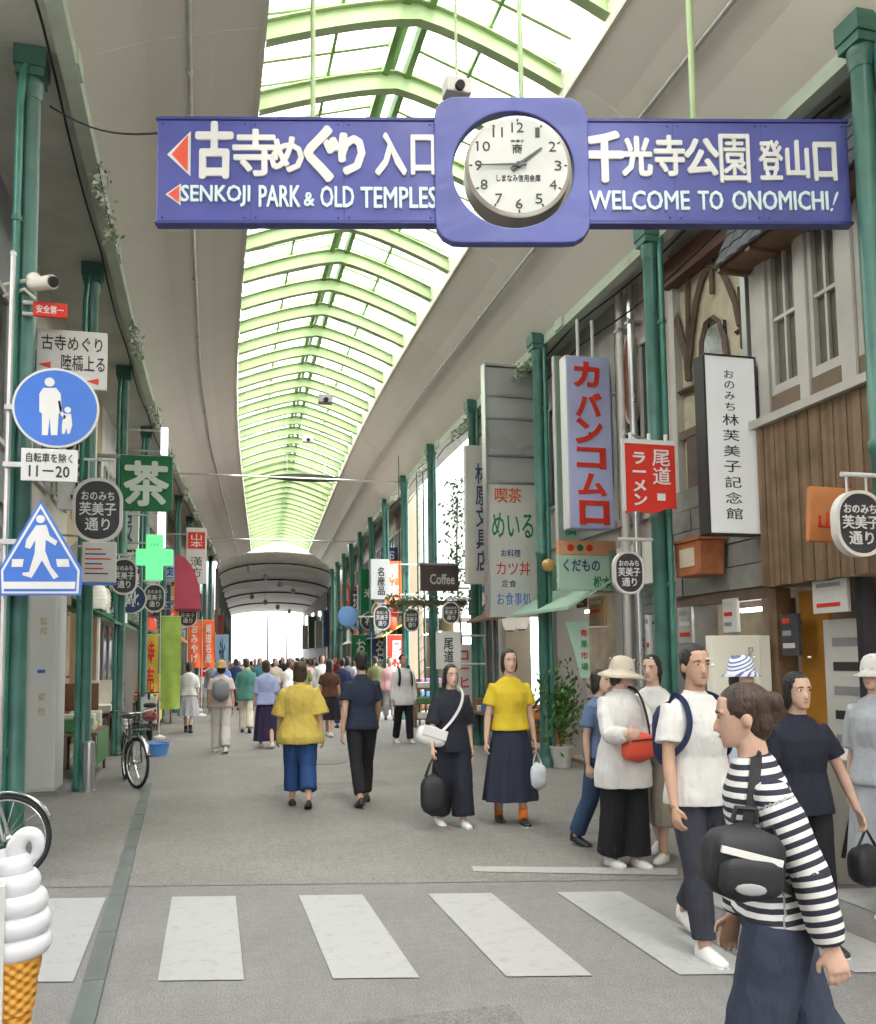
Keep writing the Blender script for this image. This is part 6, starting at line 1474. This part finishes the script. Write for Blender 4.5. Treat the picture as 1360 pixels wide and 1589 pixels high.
# white folding board and hanging clothes at the right edge
q_ = GR(1322, 1366); af = thing('folding_board', 'white folding pavement board with slanted black strokes', 'board', (q_.x, q_.y + .1, 0), R(-20))
for s, ry in ((-1, 12), (1, -12)):
    o = bxp('panel', M_offw, af, -.26, -.012, 0, .26, .012, .92, bevel=.006); o.location = (0, s * .19, 0); o.rotation_euler.x = R(-12 * s)
for x in (-.07, .09):
    o = MB().bar((x, -.016, .2), (x + .06, -.016, .6), .03, .006, (0, 1, 0)).build('brush_stroke', M_black, af); o.location = (0, -.19, 0); o.rotation_euler.x = R(12)
# ================================================================ soft-serve display at the lower left edge
c = PD(20, 1450, 2.75); sf = thing('soft_serve_display', 'large white soft-serve ice cream model in an orange cone, cut by the picture edge', 'display model', (c.x, c.y, 0))
M_cream_ice = mat('ice_cream_white', (.70, .70, .74), .35, .03, coat=.2); M_cone = mat('wafer_cone', hexc('#d99a3c'), .55, .12, 10)
def waffle(m):
    N = m.node_tree.nodes; L = m.node_tree.links; b = N['Principled BSDF']; tc = N.new('ShaderNodeTexCoord'); prev = None
    for rot in (R(40), R(-40)):
        mp = N.new('ShaderNodeMapping'); mp.inputs['Rotation'].default_value = (0, rot, 0); w = N.new('ShaderNodeTexWave'); w.bands_direction = 'Z'; w.inputs['Scale'].default_value = 14
        L.new(tc.outputs['Object'], mp.inputs['Vector']); L.new(mp.outputs[0], w.inputs['Vector']); bp = N.new('ShaderNodeBump'); bp.inputs['Strength'].default_value = .8; bp.inputs['Distance'].default_value = .006
        L.new(w.outputs['Fac'], bp.inputs['Height'])
        if prev: L.new(prev, bp.inputs['Normal'])
        prev = bp.outputs[0]
    L.new(prev, b.inputs['Normal'])
waffle(M_cone)
mb = MB(); rings = []; turns = 4; N_ = 140
pth = []; rad = []
zb, zt = .86, 1.14
lay = [(.098, .80), (.094, .865), (.085, .93), (.068, .99), (.048, 1.04)]
for r_, z in lay:
    mm = MB(); pass
prof = [(.03, .755)]
for r_, z in lay:
    hh = .033
    for k in range(7): a = R(-80 + 160 * k / 6); prof.append((r_ - .02 + .024 * math.cos(a), z + hh * math.sin(a)))
prof.append((.012, 1.075))
mb = MB(); mb.lathe(prof, 36)
mb.v = [(x + .012 * math.sin(9 * z), y + .012 * math.cos(9 * z), z + .014 * math.atan2(y, x) / math.pi) for x, y, z in mb.v]
cp_ = [Vector(q) for q in ((.01, 0, 1.05), (.005, -.01, 1.09), (.03, -.015, 1.125), (.06, -.015, 1.12), (.068, -.01, 1.085), (.055, -.005, 1.055), (.03, 0, 1.045))]
sm, sr = [], []
for i in range(6):
    p0, p1, p2_, p3_ = cp_[max(i - 1, 0)], cp_[i], cp_[i + 1], cp_[min(i + 2, 6)]
    for t in (0, .25, .5, .75):
        sm.append(.5 * (2 * p1 + (p2_ - p0) * t + (2 * p0 - 5 * p1 + 4 * p2_ - p3_) * t * t + (3 * p1 - p0 - 3 * p2_ + p3_) * t ** 3)); sr.append(.03 - .018 * (i + t) / 6)
mb.tube(sm, sr, 16)
mb.build('ice_cream', M_cream_ice, sf, smooth=True)
mb = MB(); mb.lathe([(.045, .36), (.055, .50), (.06, .60), (.066, .605), (.075, .70), (.084, .74), (.084, .765), (.06, .765)], 28); mb.build('cone', M_cone, sf, smooth=40)
MB().lathe([(.16, 0), (.16, .03), (.02, .05), (.02, .37)], 20).build('stand', M_whiteS, sf, smooth=40)
c = PD(4, 1500, 2.62); fb = thing('white_board_frame', 'white framed menu board at the very left edge beside the ice cream', 'board', (c.x - .2, c.y, 0), R(8))
bxp('board', M_sblue if False else mat('pale_blue_board', hexc('#b9c6de'), .4, .05), fb, -.3, -.01, .1, .168, .01, .98); bxp('frame_edge', M_whiteS, fb, .17, -.02, 0, .2, .02, 1.0); bxp('frame_edge', M_whiteS, fb, -.3, -.02, .982, .168, .02, 1.0)
bxp('foot', M_whiteS, fb, -.3, -.2, 0, .168, .2, .03)
# ================================================================ the crowded signs, lanterns and stalls of both rows
rg = random.Random(5)
WORDS = [('菓子', 'sweets'), ('珈琲', 'coffee'), ('呉服', 'kimono cloth'), ('写真', 'photographs'), ('食堂', 'diner'), ('酒店', 'liquor'), ('時計', 'clocks'), ('書店', 'books'), ('靴', 'shoes'), ('花', 'flowers'), ('陶器', 'pottery'), ('眼鏡', 'spectacles'), ('金物', 'hardware'), ('履物', 'sandals'), ('布団', 'bedding'), ('傘', 'umbrellas'), ('海苔', 'seaweed'), ('豆腐', 'tofu'), ('米', 'rice'), ('帽子', 'hats'), ('玩具', 'toys'), ('鮮魚', 'fresh fish'), ('漬物', 'pickles'), ('化粧品', 'cosmetics')]
COLS = [('white', M_whiteS, M_black), ('cream', M_offw, M_navy), ('red', M_signred, M_ltr), ('navy', mat('sign_navy', hexc('#2c3c63'), .5, .1), M_ltr), ('yellow', mat('sign_yellow', hexc('#c9a93c'), .5, .1), M_black), ('green', M_green, M_ltr), ('black', M_ovalblk, M_ltr), ('orange', M_orange, M_ltr), ('pale blue', mat('sign_pale_blue', hexc('#8fb0cf'), .5, .1), M_navy)]
k = 0
for side, ys in (('left', [13.6, 17.9, 19.6, 21.6, 22.6, 26.2, 28.0, 30.4, 32.3, 34.5, 37.0, 40.0, 43.5]), ('right', [26.6, 27.4, 28.2, 29.6, 31.2, 33.0, 35.0, 37.5, 40.0, 43.0, 46.0])):
    for i, y in enumerate(ys):
        cn, m, lm = COLS[(k * 4 + i) % 9]; wd, en = WORDS[k % 24]; k += 1
        w = rg.uniform(.38, .6); h = rg.uniform(.8, 1.9); z = rg.uniform(3.3, 4.6) + h * .2
        fx = (-2.2 if side == 'left' else 5.55) + bend(y); x = fx + (w / 2 + .12) * (1 if side == 'left' else -1)
        t = thing('projecting_sign', f'{cn} upright projecting sign for {en} on the {side} row', 'sign', (x, y, z), rg.uniform(-.05, .05), f'upright projecting signs of the {side} row')
        bxp('board', m, t, -w / 2, -.07, -h / 2, w / 2, .07, h / 2, bevel=.01)
        text(wd, t, lm, w * .6, h * .82 if len(wd) > 1 else w * .6, (0, -.0705, 0), .006, .012, vertical=True)
        for zz in (-h * .35, h * .35):
            x0, x1 = sorted((fx - x, math.copysign(w / 2, fx - x))); MB().cyl((x0, 0, zz), (x1, 0, zz), .02, 6).build('bracket', M_galv, t)
# horizontal awning boards and round signs hung lower down
for i, (side, y, z) in enumerate((('left', 14.2, 3.2), ('left', 20.2, 3.0), ('left', 23.6, 3.3), ('left', 29.0, 3.0), ('left', 33.0, 3.1), ('right', 26.9, 3.1), ('right', 28.6, 3.2), ('right', 32.0, 3.0), ('right', 36.0, 3.1))):
    cn, m, lm = COLS[(i * 2 + 1) % 9]; fx = (-2.2 if side == 'left' else 5.55) + bend(y); s = 1 if side == 'left' else -1
    t = thing('round_shop_sign', f'{cn} round hanging shop sign, {ORD[i if side == "left" else i - 5]} of the {side} row', 'sign', (fx + s * .5, y, z)); MB().prism(circ(0, 0, .3, 28), -.06, .06).build('disc', m, t)
    MB().ringplate(circ(0, 0, .325, 28), circ(0, 0, .3, 28), -.075, .075).build('rim', M_galv, t); text(WORDS[(i * 5 + 3) % 24][0][0], t, lm, .34, .34, (0, -.0605, 0), .006, .015)
    MB().cyl((-s * .5, 0, .36), (.1 * s, 0, .36), .018, 6).build('bracket', M_galv, t); MB().cyl((0, 0, .3), (0, 0, .37), .012, 6).build('hanger', M_galv, t)
# paper lanterns
M_lanR = mat('lantern_red', hexc('#c2452f'), .7, .08, emit=.08); M_lanW = mat('lantern_white', (.62, .58, .5), .7, .05, emit=.06)
for i, (side, y, z, red) in enumerate((('left', 16.0, 2.75, 0), ('left', 16.5, 2.75, 0), ('left', 24.2, 2.6, 1), ('left', 24.8, 2.6, 1), ('left', 31.8, 2.6, 1), ('right', 13.9, 2.3, 0), ('right', 14.5, 2.3, 0), ('right', 26.5, 2.7, 1), ('right', 27.2, 2.7, 1), ('right', 30.0, 2.7, 0), ('right', 30.7, 2.7, 0), ('right', 38.2, 2.7, 1))):
    fx = (-2.2 if side == 'left' else 5.55) + bend(y); s = 1 if side == 'left' else -1
    t = thing('paper_lantern', f'{"red" if red else "white"} paper lantern on the {side} row, {ORD[i if side == "left" else i - 5]} from the crossing', 'lantern', (fx + s * .42, y, z))
    prof = [(.06, -.2)] + [(.13 + .012 * (j % 2) - .05 * abs(j - 6) ** 2 / 36, -.19 + .38 * j / 12) for j in range(13)] + [(.06, .2)]
    MB().lathe(prof, 16).build('paper_body', M_lanR if red else M_lanW, t, smooth=40)
    for zz in (-.22, .2): MB().lathe([(.065, zz), (.065, zz + .02)], 14).build('ring', M_black, t)
    MB().cyl((0, 0, .22), (0, 0, .34), .005, 6).build('cord', M_black, t); MB().cyl((-s * .42, 0, .34), (0, 0, .34), .012, 6).build('bracket', M_wood, t)
# cloth banners on poles along both rows
for i, (px, py0, py1, w_, Y, cn, m, lm, wd) in enumerate(((232, 985, 1085, 14, 22.0, 'yellow', COLS[4][1], M_redltr, '特売'), (322, 975, 1050, 12, 30.0, 'red', M_signred, M_ltr, 'ラーメン'), (345, 985, 1045, 10, 35.0, 'pale blue', COLS[8][1], M_navy, '氷'), (560, 985, 1050, 14, 31.0, 'green', M_green, M_ltr, 'お茶'), (616, 985, 1075, 14, 26.4, 'red', M_signred, M_ltr, '尾道'), (590, 985, 1055, 12, 29.0, 'navy', COLS[3][1], M_ltr, '名産'), (720, 1000, 1090, 14, 16.9, 'white', M_whiteS, M_redltr, 'コーヒー'))):
    nobori('pole_banner', f'{cn} cloth banner on a pole, number {ORD[i]} counted from the left', (px - w_, py0, px + w_, py1), Y, m, lm, wd, 'cloth banners along the shops')
# stalls of goods in front of shops
def stall(x, y, rz, label, n, mats):
    t = thing('goods_table', label, 'table', (x, y, 0), rz)
    bxp('table_top', M_wood, t, -.75, -.3, .62, .75, .3, .66)
    for sx in (-.7, .7):
        for sy in (-.26, .26): bxp('leg', M_wood, t, sx - .02, sy - .02, 0, sx + .02, sy + .02, .619)
    bxp('skirt_cloth', mats[0], t, -.74, -.315, .2, .74, -.302, .64)
    for j in range(n):
        xx = -.68 + 1.36 * (j + .5) / n; hh = rg.uniform(.08, .24)
        c = thing('goods_box', f'{label.split(" ")[0]} goods box, {ORD[j]} along its table: {label[:38]}', 'box', (x + xx * math.cos(rz), y + xx * math.sin(rz), .661), rz, 'goods on shop tables')
        bxp('box_body', mats[j % len(mats)], c, -.58 / n, -.22, 0, .58 / n, .22, hh, bevel=.008); bxp('price_card', M_whiteS, c, -.04, -.225, hh * .2, .04, -.2205, hh * .2 + .05)
stall(-1.72, 14.0, R(90), 'left green tea table beside the tea sign', 5, [GOODS[2], GOODS[4], GOODS[1]])
stall(-1.72 , 18.0, R(90), 'left medicine table by the pharmacy cross', 5, [GOODS[4], GOODS[3], GOODS[0]])
stall(-1.3, 22.9, R(90), 'left cloth table behind the lime banner', 5, [GOODS[1], GOODS[6], GOODS[5]])
stall(5.15, 13.6, R(90), 'right fruit table near the potted plant', 6, [GOODS[6], GOODS[0], GOODS[1], GOODS[2]])
stall(5.1, 15.2, R(90), 'right cafe table with boxes below the tower sign', 5, [GOODS[4], GOODS[7], GOODS[3]])
stall(5.3 + bend(27), 27, R(90), 'right souvenir table past the bright gap', 6, [GOODS[0], GOODS[4], GOODS[1]])
stall(5.3 + bend(29.5), 29.5, R(90), 'right seafood table near the round blue sign', 6, [GOODS[3], GOODS[4], GOODS[6]])
# pale paper-flower garlands hung along the eaves
M_gar = mat('garland_white', (.55, .57, .5), .7, .3, 20); M_gar2 = mat('garland_green', (.2, .3, .14), .7, .3, 20)
for i, (side, y) in enumerate([('right', 13.3 + 3.6 * j) for j in range(9)] + [('left', 10.1 + 4.3 * j) for j in range(9)]):
    x, z = ((5.0, 6.4) if side == 'right' else (-1.1, 6.78)); j = i % 9
    t = thing('paper_garland', f'pale paper flower garland under the {side} eave, {ORD[j]} from the crossing', 'garland', (x + bend(y), y, z), 0, 'garlands under the eaves')
    leaf_cloud(90, lambda g: (g.gauss(0, .04), g.uniform(-.75, .75), -.08 + g.gauss(0, .06)), .045, 100 + i).build('paper_flowers', M_gar, t)['kind'] = 'stuff'
    leaf_cloud(40, lambda g: (g.gauss(0, .05), g.uniform(-.75, .75), -.1 + g.gauss(0, .07)), .04, 200 + i).build('leaves', M_gar2, t)['kind'] = 'stuff'
    MB().tube([(0, -.8, 0), (0, 0, -.04), (0, .8, 0)], .006, 5).build('string', M_dark, t)
# posters, menu frames and meter boxes on the near right fronts
for i, (px, py, w, h, cn, m) in enumerate(((1065, 970, .3, .42, 'grey', M_tgrey), (1135, 955, .26, .36, 'white', M_whiteS), (1228, 985, .26, .4, 'black', M_ovalblk), (1290, 925, .45, .3, 'cream', M_offw), (930, 950, .5, .42, 'tan', mat('tan_board', hexc('#b08a63'), .6, .15)), (905, 930, .3, .25, 'brown', M_wood), (1010, 985, .1, .5, 'white', M_whiteS))):
    p = PX(px, py, 5.46); t = thing('wall_poster', f'{cn} framed notice on the right shop fronts, {ORD[i]} in order of hanging', 'notice', (5.46 - .02 * (i > 3), p.y, p.z), R(-90))
    bxp('backing', m, t, -w / 2, -.02, -h / 2, w / 2, .02, h / 2, bevel=.004)
    for j in range(3): bxp('print_block', (M_bluegrey, M_offw, M_redltr)[(i + j) % 3], t, -w * .38, -.0235, h * (.28 - .3 * j), w * rg.uniform(.0, .38), -.0205, h * (.28 - .3 * j) + h * .12)
    MB().cyl((0, .02, h * .3), (0, .12, h * .3), .015, 6).build('fixing', M_dark, t)
# cables under the eaves
for side, x, z in (('left', -1.32, 6.9), ('right', 5.22, 6.5), ('right', 5.3, 6.2)):
    t = thing('overhead_cable', f'black cable sagging along the {side} eave' + (' lower down' if z == 6.2 else ''), 'cable')
    pts = []
    for j in range(60):
        y = 6 + j * .7; pts.append((x + bend(y), y, z - .12 * abs(math.sin(y * .82))))
    MB().tube(pts, .012, 5).build('cable', M_dark, t)
# manhole and repair patches in the floor
mh = GR(650, 1330); m_ = thing('manhole_cover', 'round iron manhole cover set in the arcade floor', 'manhole', (1.9, 14.2, 0))
MB().lathe([(.31, .002), (.31, .012), (.29, .014)], 32).build('lid', mat('cast_iron', (.14, .135, .13), .6, .2, 30, .4, 80), m_)
MB().ringplate(circ(0, 0, .36, 32), circ(0, 0, .315, 32), 0, .01).build('ring', MATS['cast_iron'], m_).rotation_euler.x = R(90)
M_patch = asphalt('repair_patch', (.15, .147, .142), (.2, .195, .19), 130)
for i, (x0, y0, x1, y1) in enumerate(((-.6, 2.6, 1.4, 4.1), (3.0, 7.6, 4.4, 8.3), (.9, 11.3, 2.4, 11.9))):
    tag(MB().add([(x0, y0, .0052), (x1, y0 - .03, .0052), (x1 + .02, y1, .0052), (x0 + .03, y1 + .02, .0052)], [(0, 1, 2, 3)]).build('road_patch', M_patch), kind='structure')
